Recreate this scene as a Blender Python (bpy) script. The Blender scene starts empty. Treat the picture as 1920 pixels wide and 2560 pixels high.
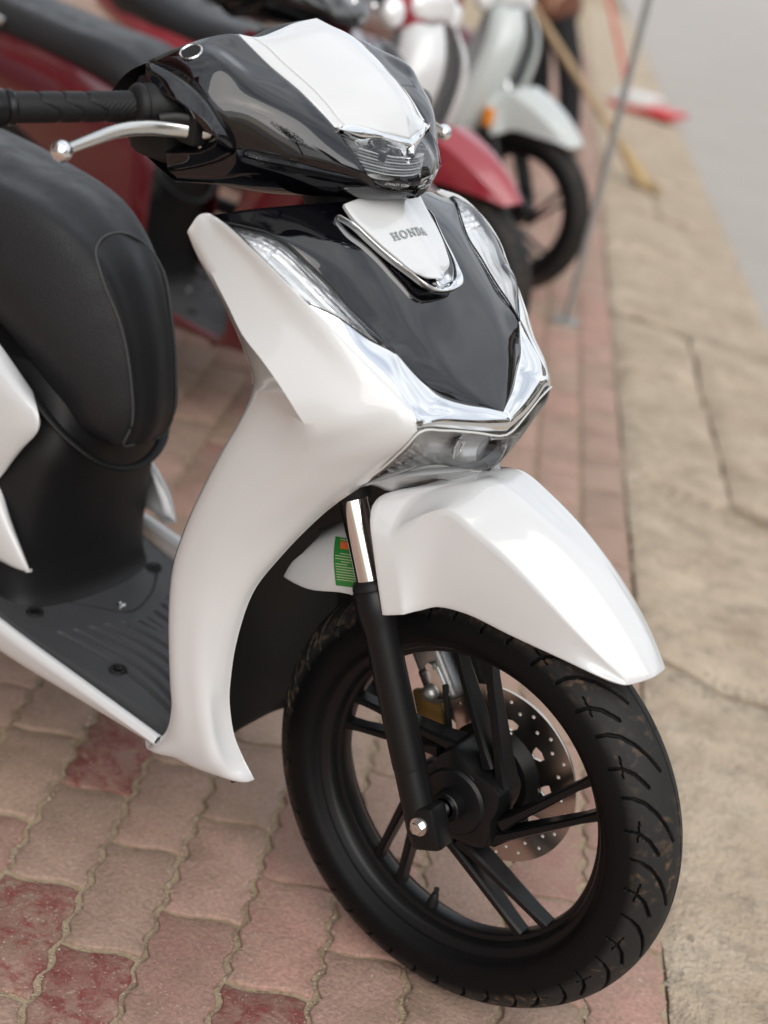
import bpy, bmesh, math, random
import numpy as np
from mathutils import Vector, Matrix
from mathutils.bvhtree import BVHTree

random.seed(7)
R = math.radians
SC = bpy.context.scene
COL = SC.collection

# ------------------------------------------------------------------ camera
cam_data = bpy.data.cameras.new('camera')
cam = bpy.data.objects.new('camera', cam_data)
COL.objects.link(cam)
SC.camera = cam
CAM_POS = Vector((0.6146, -1.3509, 1.2973))
YAW, PITCH, ROLL = 2.1148, -0.4240, 0.2111
cd_ = Vector((math.cos(PITCH)*math.cos(YAW), math.cos(PITCH)*math.sin(YAW), math.sin(PITCH)))
cr_ = Vector((math.sin(YAW), -math.cos(YAW), 0))
cu_ = cr_.cross(cd_)
cr2 = cr_*math.cos(ROLL) + cu_*math.sin(ROLL)
cu2 = cu_*math.cos(ROLL) - cr_*math.sin(ROLL)
mw = Matrix((cr2, cu2, -cd_)).transposed().to_4x4()
mw.translation = CAM_POS
cam.matrix_world = mw
cam_data.sensor_fit = 'VERTICAL'
cam_data.sensor_height = 36.0
cam_data.lens = 49.84
cam_data.clip_start = 0.02
cam_data.clip_end = 400
cam_data.dof.use_dof = True
cam_data.dof.focus_distance = 1.65
cam_data.dof.aperture_fstop = 2.5
SC.render.resolution_x, SC.render.resolution_y = 768, 1024

# ------------------------------------------------------------------ sky
SUN_EL, SUN_AZ = R(38), R(-40)      # azimuth of the sun measured from +X towards +Y
world = bpy.data.worlds.new('World')
SC.world = world
world.use_nodes = True
wn, wl = world.node_tree.nodes, world.node_tree.links
wn.clear()
w_out = wn.new('ShaderNodeOutputWorld')
w_bg = wn.new('ShaderNodeBackground')
w_bg.inputs['Strength'].default_value = 0.14
sky = wn.new('ShaderNodeTexSky')
sky.sky_type = 'NISHITA'
sky.sun_disc = False
sky.sun_elevation = SUN_EL
sky.sun_rotation = R(90) - SUN_AZ
sky.dust_density = 2.5
sky.air_density = 1.0
w_tc = wn.new('ShaderNodeTexCoord')
w_map = wn.new('ShaderNodeMapping')
w_map.inputs['Scale'].default_value = (1.0, 1.0, 2.4)
w_noise = wn.new('ShaderNodeTexNoise')
w_noise.inputs['Scale'].default_value = 2.6
w_noise.inputs['Detail'].default_value = 9
w_noise.inputs['Roughness'].default_value = 0.55
w_noise.inputs['Distortion'].default_value = 0.5
w_ramp = wn.new('ShaderNodeValToRGB')
w_ramp.color_ramp.elements[0].position = 0.36
w_ramp.color_ramp.elements[0].color = (0.45, 0.45, 0.45, 1)
w_ramp.color_ramp.elements[1].position = 0.62
w_ramp.color_ramp.elements[1].color = (0.97, 0.97, 0.97, 1)
w_noise2 = wn.new('ShaderNodeTexNoise')
w_noise2.inputs['Scale'].default_value = 4.5
w_noise2.inputs['Detail'].default_value = 6
w_cloud = wn.new('ShaderNodeMix'); w_cloud.data_type = 'RGBA'
w_cloud.inputs['A'].default_value = (5.3, 5.5, 5.8, 1)
w_cloud.inputs['B'].default_value = (8.9, 9.1, 9.2, 1)
w_mix = wn.new('ShaderNodeMix'); w_mix.data_type = 'RGBA'
wl.new(w_tc.outputs['Generated'], w_map.inputs['Vector'])
wl.new(w_map.outputs['Vector'], w_noise.inputs['Vector'])
wl.new(w_map.outputs['Vector'], w_noise2.inputs['Vector'])
wl.new(w_noise.outputs['Fac'], w_ramp.inputs['Fac'])
wl.new(w_noise2.outputs['Fac'], w_cloud.inputs['Factor'])
wl.new(w_ramp.outputs['Color'], w_mix.inputs['Factor'])
wl.new(sky.outputs['Color'], w_mix.inputs['A'])
wl.new(w_cloud.outputs['Result'], w_mix.inputs['B'])
wl.new(w_mix.outputs['Result'], w_bg.inputs['Color'])
wl.new(w_bg.outputs['Background'], w_out.inputs['Surface'])

sun_data = bpy.data.lights.new('sun', 'SUN')
sun_data.energy = 1.5
sun_data.angle = R(60)
sun_data.color = (1.0, 0.965, 0.92)
sun = bpy.data.objects.new('sun', sun_data)
COL.objects.link(sun)
sdir = Vector((math.cos(SUN_EL)*math.cos(SUN_AZ), math.cos(SUN_EL)*math.sin(SUN_AZ), math.sin(SUN_EL)))
sun.rotation_euler = sdir.to_track_quat('Z', 'Y').to_euler()
sun.location = (3, -3, 4)

SC.view_settings.view_transform = 'Standard'
SC.view_settings.look = 'None'
SC.view_settings.gamma = 1.0
SC.view_settings.exposure = 0.21
SC.cycles.max_bounces = 8
SC.cycles.glossy_bounces = 5
SC.cycles.transparent_max_bounces = 12
SC.cycles.caustics_reflective = False
SC.cycles.caustics_refractive = False

# ------------------------------------------------------------------ materials
def newmat(name):
    m = bpy.data.materials.new(name)
    m.use_nodes = True
    nt = m.node_tree
    b = nt.nodes.get('Principled BSDF')
    return m, nt, b

def simple(name, col, rough=0.5, metal=0.0, coat=0.0, coat_rough=0.03, spec=0.5, noise=0.0, nscale=30.0, bump=0.0, bscale=200.0, rvar=0.0):
    m, nt, b = newmat(name)
    b.inputs['Base Color'].default_value = (*col, 1)
    b.inputs['Roughness'].default_value = rough
    b.inputs['Metallic'].default_value = metal
    b.inputs['Coat Weight'].default_value = coat
    b.inputs['Coat Roughness'].default_value = coat_rough
    b.inputs['Specular IOR Level'].default_value = spec
    tc = nt.nodes.new('ShaderNodeTexCoord')
    if noise or rvar:
        n = nt.nodes.new('ShaderNodeTexNoise')
        n.inputs['Scale'].default_value = nscale
        n.inputs['Detail'].default_value = 6
        nt.links.new(tc.outputs['Object'], n.inputs['Vector'])
        if noise:
            mx = nt.nodes.new('ShaderNodeMix'); mx.data_type = 'RGBA'
            mx.inputs['A'].default_value = (*[c*(1-noise) for c in col], 1)
            mx.inputs['B'].default_value = (*[min(1, c*(1+noise)) for c in col], 1)
            nt.links.new(n.outputs['Fac'], mx.inputs['Factor'])
            nt.links.new(mx.outputs['Result'], b.inputs['Base Color'])
        if rvar:
            mr = nt.nodes.new('ShaderNodeMapRange')
            mr.inputs['From Min'].default_value = 0.3
            mr.inputs['From Max'].default_value = 0.7
            mr.inputs['To Min'].default_value = max(0, rough-rvar)
            mr.inputs['To Max'].default_value = rough+rvar
            nt.links.new(n.outputs['Fac'], mr.inputs['Value'])
            nt.links.new(mr.outputs['Result'], b.inputs['Roughness'])
    if bump:
        n2 = nt.nodes.new('ShaderNodeTexNoise')
        n2.inputs['Scale'].default_value = bscale
        n2.inputs['Detail'].default_value = 4
        nt.links.new(tc.outputs['Object'], n2.inputs['Vector'])
        bp = nt.nodes.new('ShaderNodeBump')
        bp.inputs['Strength'].default_value = bump
        bp.inputs['Distance'].default_value = 0.002
        nt.links.new(n2.outputs['Fac'], bp.inputs['Height'])
        nt.links.new(bp.outputs['Normal'], b.inputs['Normal'])
    return m

M = {}
M['white'] = simple('pearl_white_paint', (0.645, 0.655, 0.66), 0.2, coat=1.0, coat_rough=0.02, noise=0.015, nscale=9)
M['gloss_black'] = simple('gloss_black_paint', (0.0025, 0.0025, 0.004), 0.25, coat=1.0, coat_rough=0.004, spec=0.0)
M['gloss_black'].node_tree.nodes['Principled BSDF'].inputs['Coat IOR'].default_value = 1.66
M['chrome'] = simple('chrome', (0.90, 0.91, 0.92), 0.035, metal=1.0)
M['satin_metal'] = simple('satin_aluminium', (0.72, 0.71, 0.68), 0.22, metal=1.0, noise=0.05, nscale=40, rvar=0.06)
M['zinc'] = simple('zinc_bolt', (0.75, 0.76, 0.74), 0.18, metal=1.0)
M['black_plastic'] = simple('textured_black_plastic', (0.009, 0.009, 0.0095), 0.48, spec=0.28, bump=0.25, bscale=900)
M['floor_plastic'] = simple('grey_black_floor_plastic', (0.050, 0.051, 0.054), 0.48, bump=0.3, bscale=700, noise=0.25, nscale=14)
M['satin_black'] = simple('satin_black_paint', (0.006, 0.006, 0.0065), 0.34, spec=0.28, noise=0.1)
M['fork_black'] = simple('fork_black_paint', (0.007, 0.007, 0.0075), 0.36, spec=0.28, rvar=0.05, nscale=20)
M['rubber'] = simple('grip_rubber', (0.009, 0.009, 0.0095), 0.48, spec=0.28, bump=0.2, bscale=1200)
M['seat'] = simple('black_leatherette', (0.018, 0.018, 0.020), 0.44, spec=0.28, bump=0.35, bscale=420, rvar=0.08)
M['thread'] = simple('seat_piping', (0.06, 0.06, 0.06), 0.6)
M['dark'] = simple('dark_cavity', (0.006, 0.006, 0.006), 0.7)
M['disc_steel'] = simple('brake_disc_steel', (0.58, 0.53, 0.48), 0.24, metal=1.0, noise=0.12, nscale=60)
M['disc_black'] = simple('disc_carrier_black', (0.01, 0.01, 0.01), 0.35)
M['cast'] = simple('cast_aluminium', (0.40, 0.40, 0.39), 0.42, metal=0.9, noise=0.1, bump=0.2, bscale=300)
M['gold'] = simple('gold_anodised', (0.30, 0.20, 0.07), 0.35, metal=0.8)
M['green'] = simple('green_label', (0.03, 0.22, 0.045), 0.4)
M['orange'] = simple('orange_print', (0.75, 0.16, 0.04), 0.4)
M['amber'] = simple('amber_reflector', (0.85, 0.28, 0.02), 0.15, coat=0.6)
M['pale_print'] = simple('pale_print', (0.55, 0.62, 0.38), 0.5)
M['silver_print'] = simple('silver_print', (0.42, 0.45, 0.46), 0.35, metal=0.35)
M['white_print'] = simple('white_print', (0.75, 0.75, 0.75), 0.5)
M['grey_plastic'] = simple('grey_lamp_plastic', (0.36, 0.37, 0.38), 0.3, coat=0.4)
M['reflector'] = simple('lamp_reflector', (0.95, 0.955, 0.965), 0.22, metal=0.30)
M['lamp_chrome'] = simple('lamp_mirror', (0.97, 0.975, 0.98), 0.16, metal=0.45)
M['projector'] = simple('projector_lens_dark', (0.035, 0.038, 0.042), 0.05, coat=1.0)
M['dark_red'] = simple('dark_red_paint', (0.085, 0.004, 0.009), 0.2, coat=1.0, coat_rough=0.04)
M['pink_red'] = simple('red_paint', (0.32, 0.030, 0.045), 0.35, coat=0.9, coat_rough=0.08)
M['grey_white'] = simple('grey_white_paint', (0.52, 0.56, 0.55), 0.35, coat=0.7, coat_rough=0.1)
M['pole'] = simple('galvanised_pole', (0.30, 0.30, 0.29), 0.5, metal=0.4, noise=0.2)
M['bamboo'] = simple('bamboo', (0.38, 0.27, 0.15), 0.5, noise=0.25, nscale=12)
M['straw'] = simple('straw', (0.42, 0.30, 0.15), 0.8, noise=0.35, nscale=40)
M['skin'] = simple('skin', (0.48, 0.27, 0.18), 0.5)
M['shirt'] = simple('brown_shirt', (0.16, 0.065, 0.04), 0.85, bump=0.4, bscale=60)
M['trousers'] = simple('black_trousers', (0.008, 0.008, 0.010), 0.85, bump=0.4, bscale=50)
M['sandal'] = simple('sandal', (0.02, 0.02, 0.02), 0.7)
M['red_plastic'] = simple('red_plastic', (0.60, 0.03, 0.03), 0.35)
M['white_plastic'] = simple('white_plastic', (0.65, 0.65, 0.63), 0.4)
M['hair'] = simple('hair', (0.01, 0.008, 0.007), 0.6)
M['brown_seat'] = simple('brown_vinyl', (0.14, 0.075, 0.055), 0.5)

def glassmat(name, tint, glossy_col=(1, 1, 1), ior=1.5, rough=0.01):
    m = bpy.data.materials.new(name); m.use_nodes = True
    nt = m.node_tree; nt.nodes.clear()
    o = nt.nodes.new('ShaderNodeOutputMaterial')
    mix = nt.nodes.new('ShaderNodeMixShader')
    tr = nt.nodes.new('ShaderNodeBsdfTransparent'); tr.inputs['Color'].default_value = (*tint, 1)
    gl = nt.nodes.new('ShaderNodeBsdfGlossy'); gl.inputs['Roughness'].default_value = rough
    gl.inputs['Color'].default_value = (*glossy_col, 1)
    fr = nt.nodes.new('ShaderNodeFresnel'); fr.inputs['IOR'].default_value = ior
    nt.links.new(fr.outputs['Fac'], mix.inputs['Fac'])
    nt.links.new(tr.outputs['BSDF'], mix.inputs[1])
    nt.links.new(gl.outputs['BSDF'], mix.inputs[2])
    nt.links.new(mix.outputs['Shader'], o.inputs['Surface'])
    return m
M['lens'] = glassmat('clear_lens', (0.96, 0.97, 0.975), ior=1.55)

# tyre rubber with dust on the running surface
def tyre_mat():
    m, nt, b = newmat('tyre_rubber')
    tc = nt.nodes.new('ShaderNodeTexCoord')
    n = nt.nodes.new('ShaderNodeTexNoise'); n.inputs['Scale'].default_value = 90; n.inputs['Detail'].default_value = 8
    n3 = nt.nodes.new('ShaderNodeTexNoise'); n3.inputs['Scale'].default_value = 9; n3.inputs['Detail'].default_value = 3
    at = nt.nodes.new('ShaderNodeAttribute'); at.attribute_name = 'tread'
    nt.links.new(tc.outputs['Object'], n.inputs['Vector']); nt.links.new(tc.outputs['Object'], n3.inputs['Vector'])
    r1 = nt.nodes.new('ShaderNodeMapRange'); r1.inputs['From Min'].default_value = 0.52; r1.inputs['From Max'].default_value = 0.72
    nt.links.new(n.outputs['Fac'], r1.inputs['Value'])
    r3 = nt.nodes.new('ShaderNodeMapRange'); r3.inputs['From Min'].default_value = 0.42; r3.inputs['From Max'].default_value = 0.66
    nt.links.new(n3.outputs['Fac'], r3.inputs['Value'])
    m1 = nt.nodes.new('ShaderNodeMath'); m1.operation = 'MULTIPLY'
    nt.links.new(r1.outputs['Result'], m1.inputs[0]); nt.links.new(r3.outputs['Result'], m1.inputs[1])
    m2 = nt.nodes.new('ShaderNodeMath'); m2.operation = 'MULTIPLY'
    nt.links.new(m1.outputs['Value'], m2.inputs[0]); nt.links.new(at.outputs['Fac'], m2.inputs[1])
    base = nt.nodes.new('ShaderNodeMix'); base.data_type = 'RGBA'
    base.inputs['A'].default_value = (0.0028, 0.0028, 0.0032, 1); base.inputs['B'].default_value = (0.022, 0.0215, 0.021, 1)
    nt.links.new(at.outputs['Fac'], base.inputs['Factor'])
    mx = nt.nodes.new('ShaderNodeMix'); mx.data_type = 'RGBA'
    mx.inputs['B'].default_value = (0.20, 0.125, 0.07, 1)
    nt.links.new(base.outputs['Result'], mx.inputs['A']); nt.links.new(m2.outputs['Value'], mx.inputs['Factor'])
    nt.links.new(mx.outputs['Result'], b.inputs['Base Color'])
    b.inputs['Roughness'].default_value = 0.55; b.inputs['Specular IOR Level'].default_value = 0.18
    bp = nt.nodes.new('ShaderNodeBump'); bp.inputs['Strength'].default_value = 0.15; bp.inputs['Distance'].default_value = 0.001
    nt.links.new(n.outputs['Fac'], bp.inputs['Height']); nt.links.new(bp.outputs['Normal'], b.inputs['Normal'])
    return m
M['tyre'] = tyre_mat()

def ground_mats():
    # worn red/tan interlocking pavers, colour differs from brick to brick
    m, nt, b = newmat('worn_paver')
    L = nt.links
    oi = nt.nodes.new('ShaderNodeAttribute'); oi.attribute_type = 'OBJECT'; oi.attribute_name = 'tone'
    geo = nt.nodes.new('ShaderNodeNewGeometry')
    at = nt.nodes.new('ShaderNodeAttribute'); at.attribute_name = 'tone'
    add = nt.nodes.new('ShaderNodeMath'); add.operation = 'ADD'
    L.new(oi.outputs['Fac'], add.inputs[0]); L.new(at.outputs['Fac'], add.inputs[1])
    fr = nt.nodes.new('ShaderNodeMath'); fr.operation = 'FRACT'; L.new(add.outputs['Value'], fr.inputs[0])
    ramp = nt.nodes.new('ShaderNodeValToRGB')
    cr = ramp.color_ramp; cr.interpolation = 'CONSTANT'
    cols = [(0.0, (0.42, 0.28, 0.22)), (0.16, (0.48, 0.305, 0.25)), (0.34, (0.48, 0.275, 0.225)), (0.5, (0.36, 0.25, 0.195)),
            (0.64, (0.36, 0.20, 0.165)), (0.74, (0.40, 0.28, 0.21)), (0.86, (0.28, 0.13, 0.11)), (0.93, (0.42, 0.30, 0.235))]
    cr.elements[0].position = 0; cr.elements[0].color = (*cols[0][1], 1)
    cr.elements[1].position = cols[1][0]; cr.elements[1].color = (*cols[1][1], 1)
    for p, c in cols[2:]:
        e = cr.elements.new(p); e.color = (*c, 1)
    L.new(fr.outputs['Value'], ramp.inputs['Fac'])
    def noise(scale, detail=8, rough=0.6, dist=0.0):
        n = nt.nodes.new('ShaderNodeTexNoise'); n.inputs['Scale'].default_value = scale; n.inputs['Detail'].default_value = detail
        n.inputs['Roughness'].default_value = rough; n.inputs['Distortion'].default_value = dist
        L.new(geo.outputs['Position'], n.inputs['Vector']); return n
    def mr(src, a, b_, c=0.0, d=1.0):
        r = nt.nodes.new('ShaderNodeMapRange'); r.inputs['From Min'].default_value = a; r.inputs['From Max'].default_value = b_
        r.inputs['To Min'].default_value = c; r.inputs['To Max'].default_value = d
        L.new(src, r.inputs['Value']); return r.outputs['Result']
    def mix(fac, a, b_, bcol=None, mode='MIX'):
        x = nt.nodes.new('ShaderNodeMix'); x.data_type = 'RGBA'; x.blend_type = mode
        L.new(fac, x.inputs['Factor']); L.new(a, x.inputs['A'])
        if bcol: x.inputs['B'].default_value = (*bcol, 1)
        else: L.new(b_, x.inputs['B'])
        return x.outputs['Result']
    n1 = noise(16, 6, 0.6); n2 = noise(34, 8, 0.68, 0.6); n3 = noise(160, 3, 0.6); n4 = noise(7.0, 7, 0.62, 0.4)
    c = mix(mr(n1.outputs['Fac'], 0.40, 0.66, 0, 0.75), ramp.outputs['Color'], None, (0.39, 0.27, 0.205))
    c = mix(mr(n4.outputs['Fac'], 0.50, 0.64, 0, 0.5), c, None, (0.25, 0.175, 0.125))
    # remains of red paint on some bricks only
    redb = nt.nodes.new('ShaderNodeMath'); redb.operation = 'MULTIPLY'
    L.new(mr(fr.outputs['Value'], 0.845, 0.86), redb.inputs[0]); L.new(mr(fr.outputs['Value'], 0.935, 0.925), redb.inputs[1]); redb = redb.outputs['Value']
    rp = nt.nodes.new('ShaderNodeMath'); rp.operation = 'MULTIPLY'
    L.new(mr(n2.outputs['Fac'], 0.46, 0.60, 0, 0.85), rp.inputs[0]); L.new(redb, rp.inputs[1])
    c = mix(rp.outputs['Value'], c, None, (0.22, 0.04, 0.042))
    n2b = noise(55, 8, 0.7, 0.3)
    c = mix(mr(n2b.outputs['Fac'], 0.62, 0.72, 0, 0.4), c, None, (0.24, 0.09, 0.08))
    # cement blots
    n5 = noise(19, 6, 0.72, 1.0)
    c = mix(mr(n5.outputs['Fac'], 0.655, 0.675, 0, 0.85), c, None, (0.40, 0.34, 0.25))
    n6 = noise(260, 2, 0.5)
    c = mix(mr(n6.outputs['Fac'], 0.64, 0.70, 0, 0.7), c, None, (0.55, 0.46, 0.38))
    c = mix(mr(n3.outputs['Fac'], 0.40, 0.68, 0, 0.42), c, None, (0.16, 0.11, 0.08))
    L.new(c, b.inputs['Base Color'])
    b.inputs['Roughness'].default_value = 0.78
    b.inputs['Specular IOR Level'].default_value = 0.35
    bp = nt.nodes.new('ShaderNodeBump'); bp.inputs['Strength'].default_value = 0.6; bp.inputs['Distance'].default_value = 0.004
    sm = nt.nodes.new('ShaderNodeMath'); sm.operation = 'ADD'
    L.new(n3.outputs['Fac'], sm.inputs[0]); L.new(n2.outputs['Fac'], sm.inputs[1])
    L.new(sm.outputs['Value'], bp.inputs['Height']); L.new(bp.outputs['Normal'], b.inputs['Normal'])
    M['paver'] = m

    def grit(name, a, bcol, dark, scales, bump, speck=None):
        m, nt, b = newmat(name); L = nt.links
        geo = nt.nodes.new('ShaderNodeNewGeometry')
        def noise(scale, detail=8, rough=0.65, dist=0.0):
            n = nt.nodes.new('ShaderNodeTexNoise'); n.inputs['Scale'].default_value = scale; n.inputs['Detail'].default_value = detail
            n.inputs['Roughness'].default_value = rough; n.inputs['Distortion'].default_value = dist
            L.new(geo.outputs['Position'], n.inputs['Vector']); return n
        n1, n2, n3 = noise(scales[0]), noise(scales[1], 6, 0.7), noise(scales[2], 3, 0.6)
        def mixr(src, lo, hi, amt, a_, bc):
            r = nt.nodes.new('ShaderNodeMapRange'); r.inputs['From Min'].default_value = lo; r.inputs['From Max'].default_value = hi
            r.inputs['To Max'].default_value = amt; L.new(src, r.inputs['Value'])
            x = nt.nodes.new('ShaderNodeMix'); x.data_type = 'RGBA'; L.new(r.outputs['Result'], x.inputs['Factor'])
            if isinstance(a_, tuple): x.inputs['A'].default_value = (*a_, 1)
            else: L.new(a_, x.inputs['A'])
            x.inputs['B'].default_value = (*bc, 1); return x.outputs['Result']
        c = mixr(n1.outputs['Fac'], 0.35, 0.68, 1.0, a, bcol)
        c = mixr(n2.outputs['Fac'], 0.50, 0.70, 0.65, c, dark)
        c = mixr(n3.outputs['Fac'], 0.58, 0.72, 0.5, c, speck or a)
        L.new(c, b.inputs['Base Color'])
        b.inputs['Roughness'].default_value = 0.88; b.inputs['Specular IOR Level'].default_value = 0.3
        s1 = nt.nodes.new('ShaderNodeMath'); s1.operation = 'ADD'
        L.new(n2.outputs['Fac'], s1.inputs[0]); L.new(n3.outputs['Fac'], s1.inputs[1])
        bp = nt.nodes.new('ShaderNodeBump'); bp.inputs['Strength'].default_value = bump; bp.inputs['Distance'].default_value = 0.01
        L.new(s1.outputs['Value'], bp.inputs['Height']); L.new(bp.outputs['Normal'], b.inputs['Normal'])
        return m
    M['sand'] = grit('joint_sand', (0.50, 0.40, 0.27), (0.40, 0.31, 0.21), (0.15, 0.11, 0.08), (20, 60, 300), 0.6, (0.42, 0.34, 0.25))
    M['kerb'] = grit('rough_kerb_stone', (0.60, 0.495, 0.375), (0.42, 0.325, 0.235), (0.25, 0.205, 0.16), (5, 24, 110), 1.0, (0.70, 0.62, 0.50))
    M['asphalt'] = grit('dusty_asphalt', (0.44, 0.405, 0.365), (0.40, 0.365, 0.33), (0.34, 0.315, 0.29), (1.2, 14, 90), 0.4, (0.27, 0.25, 0.23))
    M['plaster'] = grit('shop_plaster', (0.34, 0.27, 0.19), (0.30, 0.23, 0.16), (0.24, 0.19, 0.14), (1, 6, 60), 0.2, (0.36, 0.3, 0.2))
    M['pale_plaster'] = grit('house_plaster', (0.50, 0.48, 0.43), (0.45, 0.42, 0.37), (0.36, 0.33, 0.3), (1, 5, 40), 0.2, (0.5, 0.48, 0.43))
ground_mats()
M['leaf'] = simple('leaf', (0.055, 0.095, 0.025), 0.6, noise=0.4, nscale=3)
M['bark'] = simple('bark', (0.10, 0.07, 0.05), 0.9, noise=0.3, nscale=12, bump=0.5, bscale=40)
M['roof'] = simple('roof_tile', (0.30, 0.10, 0.06), 0.8, noise=0.3, nscale=4)
M['window'] = simple('window_glass', (0.03, 0.035, 0.04), 0.08)
M['shutter'] = simple('steel_shutter', (0.22, 0.24, 0.26), 0.5, metal=0.4)
M['banner'] = simple('red_banner', (0.42, 0.02, 0.02), 0.6)

# ------------------------------------------------------------------ helpers
def finish(name, me, mat, parent, smooth=True, sharp=38):
    me.materials.append(M[mat] if isinstance(mat, str) else mat)
    if smooth:
        me.polygons.foreach_set('use_smooth', [True]*len(me.polygons))
        if sharp: me.set_sharp_from_angle(angle=R(sharp))
    me.update()
    o = bpy.data.objects.new(name, me)
    COL.objects.link(o)
    if parent: o.parent = parent
    return o

def mobj(name, verts, faces, mat, parent=None, smooth=True, sharp=38):
    me = bpy.data.meshes.new(name)
    me.from_pydata([tuple(map(float, v)) for v in verts], [], faces)
    return finish(name, me, mat, parent, smooth, sharp)

def tag(o, label=None, cat=None, group=None, kind=None):
    if label: o['label'] = label
    if cat: o['category'] = cat
    if group: o['group'] = group
    if kind: o['kind'] = kind
    return o

def empty(name, loc=(0, 0, 0), rz=0.0):
    o = bpy.data.objects.new(name, None)
    COL.objects.link(o); o.location = loc; o.rotation_euler = (0, 0, rz)
    o.empty_display_size = 0.1
    return o

def resample(A, k, creases=()):
    """non-uniform Catmull-Rom along axis 0, k steps per span, split at crease indices"""
    n = A.shape[0]
    if n == 2:
        t = np.linspace(0, 1, k+1).reshape(-1, *([1]*(A.ndim-1)))
        return A[0]*(1-t) + A[1]*t
    ch = np.linalg.norm(np.diff(A, axis=0), axis=-1).reshape(n-1, -1).mean(1) + 1e-6
    T = np.concatenate([[0], np.cumsum(ch)])
    cuts = [0] + sorted(creases) + [n-1]
    out = [A[0:1]]
    for a, b in zip(cuts[:-1], cuts[1:]):
        P, t = A[a:b+1], T[a:b+1]
        m = len(P); D = np.zeros_like(P)
        if m == 2:
            D[:] = (P[1]-P[0])/(t[1]-t[0])
        else:
            for i in range(1, m-1):
                h0, h1 = t[i]-t[i-1], t[i+1]-t[i]
                D[i] = ((P[i]-P[i-1])/h0*h1 + (P[i+1]-P[i])/h1*h0)/(h0+h1)
            D[0] = 1.5*(P[1]-P[0])/(t[1]-t[0]) - 0.5*D[1]
            D[-1] = 1.5*(P[-1]-P[-2])/(t[-1]-t[-2]) - 0.5*D[-2]
        for i in range(m-1):
            h = t[i+1]-t[i]
            for s in range(1, k+1):
                u = s/k
                out.append(((2*u**3-3*u**2+1)*P[i] + (u**3-2*u**2+u)*h*D[i]
                            + (-2*u**3+3*u**2)*P[i+1] + (u**3-u**2)*h*D[i+1])[None])
    return np.concatenate(out, 0)

def dense(net, k=5, rc=(), cc=(), sym=False):
    A = np.array(net, float)
    if sym:   # last column lies on the centre plane
        B = A[:, :-1][:, ::-1].copy(); B[..., 1] *= -1
        A = np.concatenate([A, B], 1)
    ku, kv = (k, k) if isinstance(k, int) else k
    A = resample(A, ku, rc)
    A = resample(A.transpose(1, 0, 2), kv, cc).transpose(1, 0, 2)
    return A

def grid_normals(G, out):
    du = np.gradient(G, axis=0); dv = np.gradient(G, axis=1)
    Nn = np.cross(du, dv)
    ln = np.linalg.norm(Nn, axis=-1, keepdims=True)
    Nn = Nn/np.maximum(ln, 1e-12)
    flip = (Nn.reshape(-1, 3)@np.array(out, float)).mean() < 0
    return (-Nn if flip else Nn), flip

def shell(G, out, lip=0.006, rad=0.0014):
    """front surface with a rolled-over border so that the panel shows a thickness"""
    Nn, flip = grid_normals(G, out)
    nu, nv = G.shape[:2]
    verts = list(G.reshape(-1, 3)); faces = []
    idx = lambda i, j: i*nv+j
    for i in range(nu-1):
        for j in range(nv-1):
            f = [idx(i, j), idx(i+1, j), idx(i+1, j+1), idx(i, j+1)]
            faces.append(f[::-1] if flip else f)
    ring = [(i, 0) for i in range(nu)] + [(nu-1, j) for j in range(1, nv)] + [(i, nv-1) for i in range(nu-2, -1, -1)] + [(0, j) for j in range(nv-2, 0, -1)]
    if lip:
        n = len(ring)
        P = np.array([G[r] for r in ring]); V = np.array([Nn[r] for r in ring])
        # smoothed border normals
        V = V + np.roll(V, 1, 0) + np.roll(V, -1, 0); V /= np.maximum(np.linalg.norm(V, axis=1, keepdims=True), 1e-9)
        tang = np.roll(P, -1, 0) - np.roll(P, 1, 0)
        O = np.cross(tang, V); O /= np.maximum(np.linalg.norm(O, axis=1, keepdims=True), 1e-9)
        c = P.mean(0)
        if ((P-c)*O).sum(1).mean() < 0: O = -O
        rings = [P + O*rad*0.7 - V*rad*0.3, P + O*rad - V*rad, P + O*rad*0.4 - V*lip]
        prev = [idx(*r) for r in ring]
        fl = None
        for Rg in rings:
            base = len(verts); verts += list(Rg); cur = list(range(base, base+n))
            for q in range(n):
                q2 = (q+1) % n
                f = [prev[q], prev[q2], cur[q2], cur[q]]
                if fl is None:
                    a, b_, c_ = (np.array(verts[f[z]]) for z in (0, 1, 2))
                    fl = np.cross(b_-a, c_-a)@O[q] + np.cross(b_-a, c_-a)@V[q] < 0
                faces.append(f[::-1] if fl else f)
            prev = cur
    return verts, faces

def panel(name, net, mat, parent, out, k=5, rc=(), cc=(), sym=False, both=False, lip=0.006, rad=0.0014, sharp=38):
    G = dense(net, k, rc, cc, sym)
    v, f = shell(G, out, lip, rad)
    o = mobj(name, v, f, mat, parent, True, sharp)
    if both:
        mirror_copy(o, parent)
    return o

def mirror_copy(o, parent):
    me = o.data.copy()
    co = np.empty(len(me.vertices)*3); me.vertices.foreach_get('co', co)
    co = co.reshape(-1, 3); co[:, 1] *= -1
    me.vertices.foreach_set('co', co.ravel()); me.flip_normals(); me.update()
    c = bpy.data.objects.new(o.name.split('.')[0], me); COL.objects.link(c); c.parent = parent
    return c

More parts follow.
